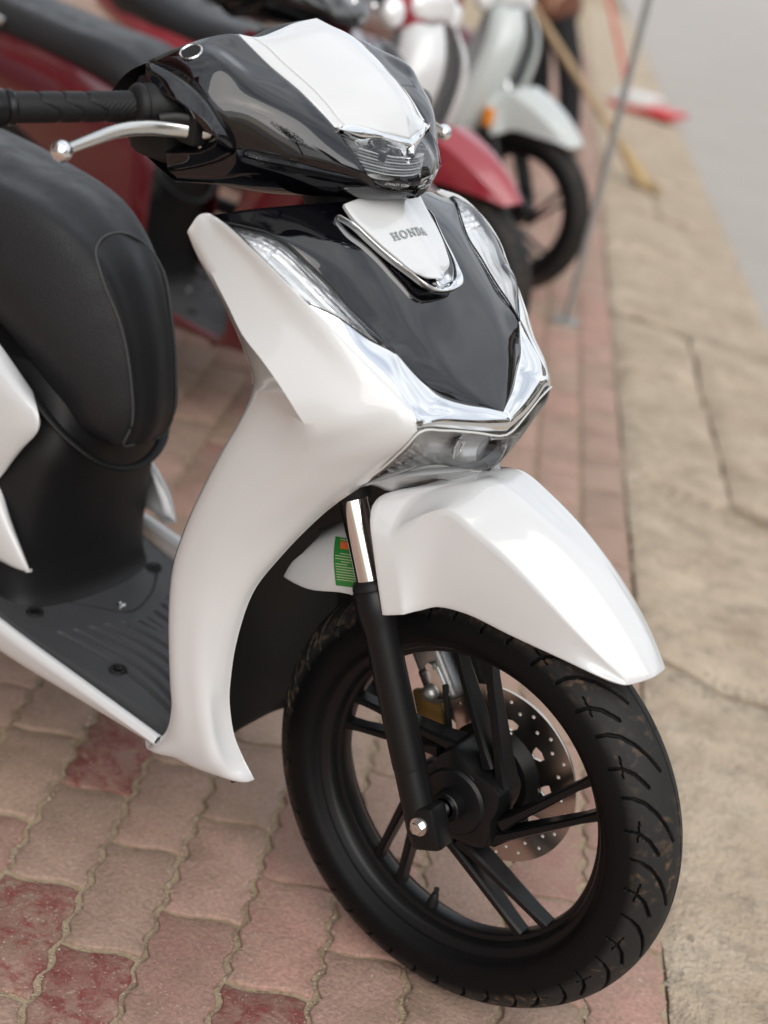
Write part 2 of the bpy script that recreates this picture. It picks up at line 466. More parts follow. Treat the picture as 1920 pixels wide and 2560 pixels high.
def lathe(name, prof, mat, parent, c=(0, 0, 0), n=64, axis='Y', closed=False, sharp=30, phase=0.0):
    """prof: list of (axial, radius)"""
    verts, faces = [], []
    m = len(prof)
    for i in range(n):
        a = 2*math.pi*i/n + phase
        for y, r in prof:
            if axis == 'Y': verts.append((c[0]+r*math.cos(a), c[1]+y, c[2]+r*math.sin(a)))
            elif axis == 'Z': verts.append((c[0]+r*math.cos(a), c[1]+r*math.sin(a), c[2]+y))
            else: verts.append((c[0]+y, c[1]+r*math.cos(a), c[2]+r*math.sin(a)))
    for i in range(n):
        i2 = (i+1) % n
        for j in range(m if closed else m-1):
            j2 = (j+1) % m
            faces.append([i*m+j, i*m+j2, i2*m+j2, i2*m+j])
    if axis == 'Z': faces = [f[::-1] for f in faces]
    return mobj(name, verts, faces, mat, parent, True, sharp)

def frame(t, up=(0, 0, 1)):
    t = Vector(t).normalized(); u = Vector(up)
    if abs(t.dot(u)) > 0.97: u = Vector((1, 0, 0))
    s = t.cross(u).normalized(); u = s.cross(t).normalized()
    return t, s, u

def sweep_vf(path, radii, n=12, up=(0, 0, 1), cap=True, shape=None):
    """tube along path; radii: float | list of r | list of (rs, ru); shape(a)->(s,u) unit section"""
    path = [Vector(p) for p in path]; m = len(path)
    verts, faces = [], []
    for i, p in enumerate(path):
        t = (path[min(i+1, m-1)]-path[max(i-1, 0)])
        t, s, u = frame(t, up)
        r = radii if isinstance(radii, (int, float)) else radii[i]
        rs, ru = r if isinstance(r, tuple) else (r, r)
        for k in range(n):
            a = 2*math.pi*k/n
            x, y = shape(a) if shape else (math.cos(a), math.sin(a))
            verts.append(p + s*(rs*x) + u*(ru*y))
    for i in range(m-1):
        for k in range(n):
            k2 = (k+1) % n
            faces.append([i*n+k, i*n+k2, (i+1)*n+k2, (i+1)*n+k])
    if cap:
        faces.append(list(range(n))[::-1]); faces.append(list(range((m-1)*n, m*n)))
    return verts, [f[::-1] for f in faces]

def sweep(name, path, radii, mat, parent=None, n=12, up=(0, 0, 1), cap=True, shape=None, sharp=40, k=0):
    if isinstance(radii, tuple): radii = [radii]*len(path)
    if k:
        path = [tuple(p) for p in resample(np.array(path, float), k)]
        if not isinstance(radii, (int, float)):
            r = np.array([(q if isinstance(q, tuple) else (q, q)) for q in radii], float)
            radii = [tuple(q) for q in resample(r, k)]
    v, f = sweep_vf(path, radii, n, up, cap, shape)
    return mobj(name, v, f, mat, parent, True, sharp)

def superell(p):
    def f(a):
        c, s = math.cos(a), math.sin(a)
        return (math.copysign(abs(c)**p, c), math.copysign(abs(s)**p, s))
    return f

def ball(name, c, r, mat, parent=None, n=16, sc=(1, 1, 1)):
    bm = bmesh.new(); bmesh.ops.create_uvsphere(bm, u_segments=n, v_segments=n//2+2, radius=1)
    for v in bm.verts: v.co = Vector((v.co.x*r*sc[0]+c[0], v.co.y*r*sc[1]+c[1], v.co.z*r*sc[2]+c[2]))
    me = bpy.data.meshes.new(name); bm.to_mesh(me); bm.free()
    return finish(name, me, mat, parent, True, 0)

def bbox(name, lo, hi, mat, parent=None, bev=0.0, mtx=None, seg=2):
    bm = bmesh.new(); bmesh.ops.create_cube(bm, size=1)
    for v in bm.verts:
        v.co = Vector([lo[i]+(v.co[i]+0.5)*(hi[i]-lo[i]) for i in range(3)])
    if bev: bmesh.ops.bevel(bm, geom=bm.edges[:], offset=bev, segments=seg, affect='EDGES', profile=0.5)
    if mtx is not None: bmesh.ops.transform(bm, matrix=mtx, verts=bm.verts)
    me = bpy.data.meshes.new(name); bm.to_mesh(me); bm.free()
    return finish(name, me, mat, parent, True, 35)

def plate(name, loops, thick, mat, parent, mtx, bev=0.0):
    """flat plate from 2D loops (first outer, others holes) extruded by thick, placed by mtx"""
    cu = bpy.data.curves.new(name, 'CURVE'); cu.dimensions = '2D'; cu.fill_mode = 'BOTH'
    cu.extrude = thick/2; cu.bevel_depth = bev; cu.bevel_resolution = 1
    for lp in loops:
        sp = cu.splines.new('POLY'); sp.points.add(len(lp)-1)
        for q, (x, y) in zip(sp.points, lp): q.co = (x, y, 0, 1)
        sp.use_cyclic_u = True
    tmp = bpy.data.objects.new(name, cu); COL.objects.link(tmp)
    dg = bpy.context.evaluated_depsgraph_get()
    me = bpy.data.meshes.new_from_object(tmp.evaluated_get(dg))
    bpy.data.objects.remove(tmp); bpy.data.curves.remove(cu)
    me.transform(mtx); me.name = name
    return finish(name, me, mat, parent, True, 30)

def circle2(r, n=32, c=(0, 0), ph=0.0):
    return [(c[0]+r*math.cos(2*math.pi*i/n+ph), c[1]+r*math.sin(2*math.pi*i/n+ph)) for i in range(n)]

def textmesh(body, size, space=1.0):
    cu = bpy.data.curves.new('lettering', 'FONT'); cu.body = body; cu.size = size; cu.space_character = space
    cu.align_x = 'CENTER'; cu.align_y = 'CENTER'
    tmp = bpy.data.objects.new('lettering', cu); COL.objects.link(tmp)
    dg = bpy.context.evaluated_depsgraph_get()
    me = bpy.data.meshes.new_from_object(tmp.evaluated_get(dg))
    bpy.data.objects.remove(tmp); bpy.data.curves.remove(cu)
    return me

def bvh_of(o):
    me = o.data
    return BVHTree.FromPolygons([v.co.copy() for v in me.vertices], [tuple(p.vertices) for p in me.polygons])

def drape(me, bvh, n, off):
    """drop the vertices of me along -n on to a surface and lift by off"""
    n = Vector(n).normalized()
    for v in me.vertices:
        h = bvh.ray_cast(v.co + n*0.06, -n)
        if h[0] is not None: v.co = h[0] + n*off

def copy_tree(o, parent=None, mats=None, skip=()):
    c = o.copy(); COL.objects.link(c); c.parent = parent
    if mats and c.type == 'MESH' and c.material_slots:
        nm = c.material_slots[0].material
        if nm in mats:
            c.material_slots[0].link = 'OBJECT'; c.material_slots[0].material = mats[nm]
    for ch in [x for x in bpy.data.objects if x.parent == o]:
        if ch.name.split('.')[0] not in skip: copy_tree(ch, c, mats, skip)
    return c

NET = {
 'leg_shield': [
  [(-0.3922, -0.1896, 0.8965), (-0.3822, -0.2176, 0.8985), (-0.372, -0.2274, 0.9125), (-0.3634, -0.2251, 0.9261), (-0.3544, -0.217, 0.9269), (-0.3574, -0.211, 0.9229)],
  [(-0.3854, -0.1825, 0.8785), (-0.3754, -0.2105, 0.8805), (-0.3477, -0.2311, 0.8876), (-0.3347, -0.2275, 0.9129), (-0.3256, -0.226, 0.9262), (-0.3286, -0.22, 0.9222)],
  [(-0.3712, -0.177, 0.86), (-0.3612, -0.205, 0.862), (-0.3234, -0.2338, 0.8667), (-0.2997, -0.2266, 0.897), (-0.2829, -0.224, 0.9097), (-0.2859, -0.218, 0.9057)],
  [(-0.3478, -0.1726, 0.8373), (-0.3378, -0.2006, 0.8393), (-0.3004, -0.2339, 0.8457), (-0.2698, -0.2217, 0.8762), (-0.2488, -0.215, 0.8904), (-0.2518, -0.209, 0.8864)],
  [(-0.3288, -0.1683, 0.813), (-0.3188, -0.1963, 0.815), (-0.2779, -0.2317, 0.822), (-0.2446, -0.2137, 0.8548), (-0.2258, -0.203, 0.8732), (-0.2288, -0.197, 0.8692)],
  [(-0.3142, -0.1638, 0.7874), (-0.3042, -0.1918, 0.7894), (-0.2495, -0.2275, 0.8023), (-0.2136, -0.2041, 0.8319), (-0.1985, -0.19, 0.8537), (-0.2015, -0.184, 0.8497)],
  [(-0.3048, -0.1602, 0.7687), (-0.2948, -0.1882, 0.7707), (-0.2255, -0.2219, 0.7818), (-0.1843, -0.1945, 0.8066), (-0.1687, -0.174, 0.8308), (-0.1717, -0.168, 0.8268)],
  [(-0.2993, -0.1585, 0.752), (-0.2893, -0.1865, 0.754), (-0.2028, -0.2152, 0.7586), (-0.1606, -0.1864, 0.7838), (-0.141, -0.157, 0.8088), (-0.144, -0.151, 0.8048)],
  [(-0.3003, -0.1584, 0.7302), (-0.2903, -0.1864, 0.7322), (-0.19, -0.2066, 0.7388), (-0.1452, -0.1806, 0.7635), (-0.1127, -0.147, 0.7886), (-0.1157, -0.141, 0.7846)],
  [(-0.3078, -0.159, 0.7047), (-0.2978, -0.187, 0.7067), (-0.1999, -0.1996, 0.7118), (-0.1518, -0.1773, 0.7347), (-0.097, -0.144, 0.7656), (-0.1, -0.138, 0.7616)],
  [(-0.3238, -0.1594, 0.665), (-0.3138, -0.1874, 0.667), (-0.2345, -0.1968, 0.6647), (-0.1848, -0.1768, 0.6831), (-0.1321, -0.14, 0.7068), (-0.1291, -0.13, 0.7078)],
  [(-0.3432, -0.1597, 0.6126), (-0.3332, -0.1877, 0.6146), (-0.2725, -0.1968, 0.6087), (-0.2317, -0.1792, 0.6143), (-0.1959, -0.147, 0.6263), (-0.1929, -0.137, 0.6273)],
  [(-0.3612, -0.1604, 0.5519), (-0.3512, -0.1884, 0.5539), (-0.3007, -0.1972, 0.5499), (-0.2695, -0.1832, 0.5495), (-0.2416, -0.158, 0.547), (-0.2386, -0.148, 0.548)],
  [(-0.3712, -0.1616, 0.494), (-0.3612, -0.1896, 0.496), (-0.3185, -0.1976, 0.4939), (-0.2894, -0.1867, 0.4906), (-0.2653, -0.166, 0.4901), (-0.2623, -0.156, 0.4911)],
  [(-0.3684, -0.1625, 0.4459), (-0.3584, -0.1905, 0.4479), (-0.3205, -0.1976, 0.4408), (-0.2932, -0.1884, 0.4345), (-0.2743, -0.168, 0.4255), (-0.2713, -0.158, 0.4265)],
  [(-0.3597, -0.1626, 0.3936), (-0.3497, -0.1906, 0.3956), (-0.3127, -0.1969, 0.3883), (-0.2885, -0.1886, 0.3834), (-0.2742, -0.168, 0.3715), (-0.2712, -0.158, 0.3725)],
  [(-0.3489, -0.1619, 0.3411), (-0.3389, -0.1899, 0.3431), (-0.3013, -0.1959, 0.3392), (-0.2766, -0.1878, 0.3376), (-0.2697, -0.166, 0.3294), (-0.2667, -0.156, 0.3304)],
  [(-0.3412, -0.1608, 0.3035), (-0.3312, -0.1888, 0.3055), (-0.289, -0.1944, 0.3013), (-0.2626, -0.1861, 0.2976), (-0.2568, -0.163, 0.2902), (-0.2538, -0.153, 0.2912)],
  [(-0.3462, -0.1589, 0.2626), (-0.3362, -0.1869, 0.2646), (-0.2865, -0.1914, 0.2655), (-0.2488, -0.1827, 0.2622), (-0.2389, -0.159, 0.263), (-0.2359, -0.149, 0.264)],
  [(-0.3702, -0.156, 0.2258), (-0.3602, -0.184, 0.2278), (-0.316, -0.187, 0.2382), (-0.2649, -0.178, 0.2397), (-0.2215, -0.154, 0.2404), (-0.2185, -0.144, 0.2414)],
  [(-0.4002, -0.132, 0.2218), (-0.3926, -0.16, 0.2238), (-0.3508, -0.163, 0.2342), (-0.3021, -0.154, 0.2357), (-0.2611, -0.13, 0.2364), (-0.2605, -0.12, 0.2374)],
 ],
 'chrome_garnish': [
  [(-0.2252, -0.202, 0.872), (-0.2252, -0.2018, 0.8721), (-0.2252, -0.2016, 0.8723), (-0.2252, -0.2012, 0.8726), (-0.2251, -0.201, 0.8728)],
  [(-0.1982, -0.19, 0.8525), (-0.1975, -0.1889, 0.8543), (-0.1967, -0.1865, 0.8573), (-0.1964, -0.1837, 0.8604), (-0.1964, -0.182, 0.862)],
  [(-0.1684, -0.174, 0.8295), (-0.1681, -0.1713, 0.8321), (-0.1687, -0.1657, 0.8364), (-0.1702, -0.1589, 0.8407), (-0.1714, -0.155, 0.8429)],
  [(-0.1407, -0.157, 0.8076), (-0.1413, -0.1533, 0.8117), (-0.1439, -0.1456, 0.8189), (-0.148, -0.1364, 0.8264), (-0.1508, -0.131, 0.8303)],
  [(-0.1208, -0.15, 0.7938), (-0.1216, -0.1452, 0.7977), (-0.1254, -0.1351, 0.804), (-0.1313, -0.123, 0.81), (-0.1353, -0.116, 0.8129)],
  [(-0.1057, -0.146, 0.781), (-0.1063, -0.14, 0.7856), (-0.1107, -0.1273, 0.7923), (-0.1183, -0.1119, 0.7981), (-0.1237, -0.103, 0.8007)],
  [(-0.0975, -0.143, 0.7693), (-0.0966, -0.1356, 0.7757), (-0.1004, -0.1198, 0.784), (-0.1093, -0.1004, 0.79), (-0.1161, -0.089, 0.7921)],
  [(-0.0902, -0.115, 0.766), (-0.0881, -0.1095, 0.7726), (-0.0909, -0.097, 0.7802), (-0.0999, -0.0814, 0.7845), (-0.1071, -0.072, 0.7853)],
  [(-0.0816, -0.083, 0.7604), (-0.0791, -0.079, 0.7668), (-0.081, -0.0695, 0.7742), (-0.089, -0.0574, 0.7782), (-0.0957, -0.05, 0.7788)],
  [(-0.0733, -0.045, 0.7529), (-0.0705, -0.0431, 0.7596), (-0.0718, -0.0378, 0.7676), (-0.0792, -0.0306, 0.7723), (-0.0854, -0.026, 0.7733)],
  [(-0.068, 0.0, 0.7445), (-0.0646, -0.0009, 0.7515), (-0.0647, -0.0014, 0.76), (-0.0706, -0.0008, 0.7652), (-0.0761, 0.0, 0.7665)],
 ],
 'signal_lens': [
  [(-0.3333, -0.221, 0.9252), (-0.3342, -0.22, 0.925), (-0.3354, -0.2186, 0.9247), (-0.3364, -0.2175, 0.9245)],
  [(-0.3029, -0.226, 0.9186), (-0.3055, -0.2211, 0.9226), (-0.3114, -0.2125, 0.9251), (-0.3184, -0.204, 0.9241)],
  [(-0.2832, -0.2235, 0.9091), (-0.2851, -0.2153, 0.9169), (-0.2918, -0.2007, 0.9224), (-0.3014, -0.186, 0.9212)],
  [(-0.266, -0.2195, 0.8996), (-0.2678, -0.2086, 0.9083), (-0.2749, -0.1901, 0.9144), (-0.2852, -0.172, 0.9132)],
  [(-0.2491, -0.2145, 0.8898), (-0.2496, -0.2015, 0.8971), (-0.255, -0.1802, 0.9012), (-0.2641, -0.16, 0.8984)],
  [(-0.2261, -0.2025, 0.8728), (-0.2246, -0.1907, 0.8801), (-0.2275, -0.171, 0.8841), (-0.2346, -0.152, 0.8813)],
  [(-0.1965, -0.182, 0.8624), (-0.1947, -0.1742, 0.8668), (-0.197, -0.1599, 0.8669), (-0.2037, -0.145, 0.8612)],
  [(-0.1715, -0.155, 0.8433), (-0.1694, -0.1522, 0.847), (-0.1699, -0.1458, 0.8479), (-0.1737, -0.138, 0.8445)],
  [(-0.1514, -0.131, 0.8306), (-0.1513, -0.1309, 0.8307), (-0.1513, -0.1307, 0.8309), (-0.1513, -0.1305, 0.831)],
 ],
 'signal_reflector': [
  [(-0.334, -0.2204, 0.9244), (-0.3365, -0.2181, 0.9224), (-0.3385, -0.216, 0.9211), (-0.3374, -0.2166, 0.9233)],
  [(-0.3052, -0.2241, 0.9159), (-0.315, -0.2132, 0.9116), (-0.324, -0.202, 0.9104), (-0.3218, -0.2011, 0.9201)],
  [(-0.2855, -0.2216, 0.9064), (-0.2961, -0.2061, 0.9041), (-0.3062, -0.1887, 0.9056), (-0.3048, -0.1831, 0.9172)],
  [(-0.2683, -0.2176, 0.8969), (-0.2792, -0.1991, 0.895), (-0.2898, -0.1777, 0.8971), (-0.2886, -0.1691, 0.9092)],
  [(-0.2514, -0.2126, 0.8872), (-0.261, -0.192, 0.8837), (-0.2699, -0.1678, 0.8838), (-0.2675, -0.1571, 0.8944)],
  [(-0.2284, -0.2006, 0.8702), (-0.2361, -0.1812, 0.8667), (-0.2424, -0.1586, 0.8667), (-0.238, -0.1491, 0.8773)],
  [(-0.1988, -0.1801, 0.8598), (-0.2061, -0.1647, 0.8534), (-0.2119, -0.1475, 0.8496), (-0.2072, -0.1421, 0.8572)],
  [(-0.1733, -0.1535, 0.8412), (-0.1781, -0.1449, 0.8368), (-0.1813, -0.1362, 0.8346), (-0.1765, -0.1357, 0.8413)],
  [(-0.152, -0.1304, 0.8298), (-0.1536, -0.129, 0.8281), (-0.1544, -0.1281, 0.8273), (-0.1523, -0.1296, 0.8298)],
 ],
 'front_panel': [
  [(-0.3577, -0.212, 0.9264), (-0.3394, -0.1738, 0.9345), (-0.3226, -0.123, 0.9402), (-0.3111, -0.0636, 0.9428), (-0.306, 0.0, 0.944)],
  [(-0.3376, -0.2165, 0.9236), (-0.3208, -0.1683, 0.9297), (-0.3043, -0.1191, 0.933), (-0.293, -0.0616, 0.9337), (-0.288, 0.0, 0.9341)],
  [(-0.3191, -0.203, 0.9233), (-0.3019, -0.1612, 0.9238), (-0.2853, -0.114, 0.9247), (-0.2739, -0.059, 0.9235), (-0.2689, 0.0, 0.923)],
  [(-0.3021, -0.185, 0.9205), (-0.2823, -0.1523, 0.9159), (-0.2652, -0.1077, 0.9147), (-0.2535, -0.0557, 0.9117), (-0.2483, 0.0, 0.9104)],
  [(-0.2859, -0.171, 0.9124), (-0.2615, -0.1426, 0.9054), (-0.2442, -0.1009, 0.9024), (-0.2322, -0.0522, 0.8981), (-0.2269, 0.0, 0.8962)],
  [(-0.2647, -0.159, 0.8976), (-0.2392, -0.1335, 0.8922), (-0.2223, -0.0944, 0.8883), (-0.2107, -0.0488, 0.8831), (-0.2056, 0.0, 0.8808)],
  [(-0.2352, -0.151, 0.8805), (-0.2154, -0.1254, 0.877), (-0.2, -0.0887, 0.8727), (-0.1896, -0.0459, 0.8672), (-0.185, 0.0, 0.8648)],
  [(-0.2043, -0.144, 0.8605), (-0.1914, -0.1181, 0.8609), (-0.1782, -0.0835, 0.8565), (-0.1695, -0.0432, 0.851), (-0.1657, 0.0, 0.8487)],
  [(-0.1743, -0.137, 0.8437), (-0.1688, -0.1107, 0.8447), (-0.1579, -0.0783, 0.8406), (-0.1511, -0.0405, 0.8354), (-0.1481, 0.0, 0.8331)],
  [(-0.1514, -0.13, 0.83), (-0.1491, -0.1025, 0.8294), (-0.1402, -0.0725, 0.8257), (-0.1348, -0.0375, 0.8209), (-0.1324, 0.0, 0.8188)],
  [(-0.1358, -0.115, 0.8121), (-0.133, -0.0929, 0.8156), (-0.1254, -0.0657, 0.8123), (-0.1209, -0.034, 0.8081), (-0.119, 0.0, 0.8063)],
  [(-0.1242, -0.102, 0.7998), (-0.1202, -0.0818, 0.8036), (-0.1135, -0.0578, 0.8009), (-0.1095, -0.0299, 0.7973), (-0.1077, 0.0, 0.7958)],
  [(-0.1166, -0.088, 0.7913), (-0.1098, -0.0689, 0.7935), (-0.1039, -0.0487, 0.7913), (-0.1002, -0.0252, 0.7884), (-0.0986, 0.0, 0.7872)],
  [(-0.1075, -0.071, 0.7845), (-0.1008, -0.0541, 0.7852), (-0.0959, -0.0383, 0.7834), (-0.0926, -0.0198, 0.7812), (-0.0912, 0.0, 0.7803)],
  [(-0.0962, -0.049, 0.778), (-0.0923, -0.0374, 0.7782), (-0.0887, -0.0265, 0.7768), (-0.0863, -0.0137, 0.7753), (-0.0852, 0.0, 0.7747)],
  [(-0.0859, -0.025, 0.7725), (-0.0841, -0.0191, 0.7719), (-0.0822, -0.0135, 0.7712), (-0.0809, -0.007, 0.7704), (-0.0803, 0.0, 0.7701)],
  [(-0.076, 0.0, 0.766), (-0.076, 0.0, 0.766), (-0.076, 0.0, 0.766), (-0.076, 0.0, 0.766), (-0.076, 0.0, 0.766)],
 ],
 'emblem_panel': [
  [(-0.2893, -0.074, 0.9477), (-0.288, -0.0375, 0.9546), (-0.2846, 0.0, 0.9589)],
  [(-0.2795, -0.0725, 0.9392), (-0.2778, -0.0371, 0.9462), (-0.2735, 0.0, 0.951)],
  [(-0.2517, -0.063, 0.9222), (-0.2516, -0.0318, 0.9285), (-0.2486, 0.0, 0.9332)],
  [(-0.2255, -0.049, 0.9057), (-0.2274, -0.0248, 0.9112), (-0.226, 0.0, 0.9153)],
  [(-0.2073, -0.034, 0.8928), (-0.2088, -0.017, 0.896), (-0.2079, 0.0, 0.8989)],
  [(-0.203, -0.02, 0.8876), (-0.201, -0.01, 0.8891), (-0.1984, 0.0, 0.8901)],
  [(-0.196, -0.007, 0.8865), (-0.1942, -0.0035, 0.887), (-0.1926, 0.0, 0.8873)],
 ],
 'emblem_garnish': [
  [(-0.2949, -0.083, 0.9316), (-0.289, -0.082, 0.9369), (-0.289, -0.0804, 0.9361), (-0.2915, -0.0779, 0.9321), (-0.2897, -0.0745, 0.9319)],
  [(-0.276, -0.079, 0.927), (-0.2708, -0.078, 0.9323), (-0.2718, -0.0766, 0.9315), (-0.2761, -0.0742, 0.9275), (-0.2766, -0.071, 0.9274)],
  [(-0.258, -0.071, 0.9159), (-0.2529, -0.0702, 0.9213), (-0.2542, -0.0689, 0.9206), (-0.2588, -0.0668, 0.9168), (-0.2597, -0.064, 0.9169)],
  [(-0.2395, -0.063, 0.9049), (-0.2346, -0.0622, 0.9103), (-0.2361, -0.0609, 0.9097), (-0.2413, -0.0588, 0.906), (-0.2429, -0.056, 0.9063)],
  [(-0.2213, -0.055, 0.8956), (-0.2167, -0.054, 0.901), (-0.2186, -0.0526, 0.9003), (-0.2244, -0.0502, 0.8965), (-0.2269, -0.047, 0.8966)],
  [(-0.2046, -0.046, 0.8871), (-0.2007, -0.0449, 0.8925), (-0.2037, -0.0433, 0.8917), (-0.2113, -0.0406, 0.8878), (-0.2163, -0.037, 0.8878)],
  [(-0.1917, -0.039, 0.8803), (-0.1889, -0.0377, 0.8859), (-0.1934, -0.0357, 0.8855), (-0.2036, -0.0324, 0.8823), (-0.212, -0.028, 0.8831)],
  [(-0.1846, -0.03, 0.8755), (-0.1821, -0.0287, 0.8815), (-0.1872, -0.0267, 0.8816), (-0.1982, -0.0234, 0.8792), (-0.2077, -0.019, 0.8812)],
  [(-0.1829, -0.015, 0.8719), (-0.1799, -0.0142, 0.8781), (-0.1844, -0.0129, 0.8786), (-0.1944, -0.0108, 0.8769), (-0.2026, -0.008, 0.8797)],
  [(-0.1826, -0.0, 0.8707), (-0.1791, -0.0, 0.8771), (-0.1826, -0.0, 0.878), (-0.191, -0.0, 0.8769), (-0.1971, 0.0, 0.8806)],
 ],
 'lamp_lens': [
  [(-0.1645, -0.131, 0.6687), (-0.1645, -0.1306, 0.6684), (-0.1645, -0.13, 0.668), (-0.1645, -0.1294, 0.6675), (-0.1645, -0.129, 0.6672)],
  [(-0.1477, -0.136, 0.6878), (-0.1461, -0.1336, 0.685), (-0.1468, -0.1294, 0.6814), (-0.1496, -0.1243, 0.6779), (-0.1528, -0.121, 0.6761)],
  [(-0.1322, -0.1405, 0.7064), (-0.1289, -0.1361, 0.7012), (-0.1301, -0.128, 0.6944), (-0.1354, -0.1183, 0.6878), (-0.1417, -0.112, 0.6845)],
  [(-0.1173, -0.1445, 0.7263), (-0.1132, -0.1377, 0.7185), (-0.1151, -0.1256, 0.7079), (-0.1226, -0.1112, 0.6975), (-0.1313, -0.102, 0.6924)],
  [(-0.1038, -0.147, 0.7464), (-0.0986, -0.1374, 0.7355), (-0.1009, -0.1204, 0.7208), (-0.1103, -0.1005, 0.7061), (-0.1211, -0.088, 0.6987)],
  [(-0.0947, -0.143, 0.7644), (-0.0888, -0.1302, 0.7506), (-0.0899, -0.1084, 0.7314), (-0.098, -0.0834, 0.712), (-0.108, -0.068, 0.7019)],
  [(-0.0869, -0.106, 0.7621), (-0.0802, -0.096, 0.7481), (-0.0802, -0.0784, 0.7285), (-0.0871, -0.0579, 0.7086), (-0.0966, -0.045, 0.6983)],
  [(-0.0755, -0.058, 0.7542), (-0.0695, -0.053, 0.7406), (-0.0705, -0.0429, 0.7217), (-0.0785, -0.0304, 0.7026), (-0.0885, -0.022, 0.6927)],
  [(-0.0664, 0.0, 0.7427), (-0.0611, -0.0022, 0.7308), (-0.0632, -0.0029, 0.7145), (-0.0723, -0.0019, 0.6981), (-0.083, 0.0, 0.6898)],
 ],
 'lamp_lip': [
  [(-0.1646, -0.129, 0.6677), (-0.1625, -0.129, 0.6668), (-0.1644, -0.129, 0.6668)],
  [(-0.1529, -0.121, 0.6766), (-0.1495, -0.121, 0.6751), (-0.1501, -0.121, 0.6743)],
  [(-0.1418, -0.112, 0.685), (-0.1385, -0.112, 0.6834), (-0.139, -0.112, 0.6827)],
  [(-0.1314, -0.102, 0.6928), (-0.1281, -0.102, 0.6913), (-0.1286, -0.102, 0.6905)],
  [(-0.1212, -0.088, 0.6991), (-0.1179, -0.088, 0.6976), (-0.1184, -0.088, 0.6968)],
  [(-0.1081, -0.068, 0.7023), (-0.1048, -0.068, 0.7008), (-0.1053, -0.068, 0.7)],
  [(-0.0967, -0.045, 0.6987), (-0.0933, -0.045, 0.6972), (-0.0938, -0.045, 0.6964)],
  [(-0.0887, -0.022, 0.6931), (-0.0853, -0.022, 0.6915), (-0.0858, -0.022, 0.6907)],
  [(-0.0831, 0.0, 0.6902), (-0.0797, 0.0, 0.6886), (-0.0802, 0.0, 0.6878)],
 ],
 'cover_white': [
  [(-0.4497, -0.104, 1.0941), (-0.4429, -0.079, 1.0933), (-0.4419, -0.05, 1.1013), (-0.4382, -0.024, 1.1114), (-0.4285, 0.0, 1.1192)],
  [(-0.4248, -0.104, 1.0829), (-0.4149, -0.078, 1.0934), (-0.4065, -0.052, 1.1023), (-0.3996, -0.0239, 1.1096), (-0.3964, 0.0, 1.1129)],
  [(-0.401, -0.103, 1.0721), (-0.3895, -0.0772, 1.0827), (-0.3798, -0.0515, 1.0916), (-0.3719, -0.0237, 1.099), (-0.3682, 0.0, 1.1023)],
  [(-0.3795, -0.1, 1.0632), (-0.366, -0.075, 1.0726), (-0.3546, -0.05, 1.0805), (-0.3453, -0.023, 1.087), (-0.341, 0.0, 1.0899)],
  [(-0.3581, -0.097, 1.0545), (-0.3432, -0.0727, 1.0619), (-0.3307, -0.0485, 1.0681), (-0.3204, -0.0223, 1.0732), (-0.3157, 0.0, 1.0755)],
  [(-0.337, -0.093, 1.0432), (-0.3219, -0.0697, 1.0481), (-0.3092, -0.0465, 1.0522), (-0.2987, -0.0214, 1.0555), (-0.2939, 0.0, 1.0571)],
  [(-0.3243, -0.0905, 1.0356), (-0.3091, -0.0679, 1.0371), (-0.2963, -0.0453, 1.0383), (-0.2858, -0.0208, 1.0393), (-0.281, 0.0, 1.0398)],
  [(-0.3121, -0.088, 1.0282), (-0.3018, -0.066, 1.0328), (-0.2868, -0.042, 1.0296), (-0.2796, -0.02, 1.0265), (-0.2719, 0.0, 1.0245)],
 ],
 'cover_chrome': [
  [(-0.3111, -0.088, 1.0276), (-0.3065, -0.0877, 1.0278), (-0.3044, -0.0873, 1.0269), (-0.307, -0.087, 1.025)],
  [(-0.3016, -0.066, 1.0321), (-0.2962, -0.0648, 1.0288), (-0.2931, -0.0632, 1.0233), (-0.2949, -0.062, 1.0179)],
  [(-0.2866, -0.042, 1.0286), (-0.2826, -0.042, 1.0268), (-0.2812, -0.042, 1.0232), (-0.2843, -0.042, 1.0192)],
  [(-0.2794, -0.02, 1.0255), (-0.2751, -0.02, 1.0235), (-0.2734, -0.02, 1.0197), (-0.2763, -0.02, 1.0155)],
  [(-0.2715, 0.0, 1.023), (-0.2668, 0.0, 1.0208), (-0.2646, -0.0, 1.0166), (-0.2671, -0.0, 1.0123)],
 ],
 'head_lens': [
  [(-0.3019, -0.0855, 1.0221), (-0.2892, -0.0823, 1.0128), (-0.2778, -0.078, 1.0015), (-0.2705, -0.0729, 0.9903), (-0.2699, -0.07, 0.9847)],
  [(-0.295, -0.0615, 1.0168), (-0.2799, -0.0611, 1.0065), (-0.2684, -0.0596, 0.994), (-0.2638, -0.057, 0.9815), (-0.2664, -0.055, 0.9753)],
  [(-0.2845, -0.0415, 1.0182), (-0.2698, -0.0416, 1.0069), (-0.2588, -0.0407, 0.9933), (-0.2546, -0.0387, 0.9798), (-0.2575, -0.037, 0.973)],
  [(-0.276, -0.02, 1.0146), (-0.2618, -0.0209, 1.004), (-0.2513, -0.0211, 0.9914), (-0.2477, -0.0202, 0.9787), (-0.2509, -0.019, 0.9724)],
  [(-0.2667, 0.0, 1.0115), (-0.2548, -0.0012, 1.0015), (-0.247, -0.0016, 0.9894), (-0.2461, -0.001, 0.9774), (-0.2507, 0.0, 0.9713)],
 ],
 'head_band': [
  [(-0.2803, -0.071, 0.9903), (-0.2729, -0.07, 0.9847)],
  [(-0.2769, -0.056, 0.981), (-0.2694, -0.055, 0.9753)],
  [(-0.268, -0.038, 0.9787), (-0.2605, -0.037, 0.973)],
  [(-0.2615, -0.02, 0.9781), (-0.2539, -0.019, 0.9724)],
  [(-0.2613, -0.001, 0.9771), (-0.2537, 0.0, 0.9713)],
 ],
 'cover_side': [
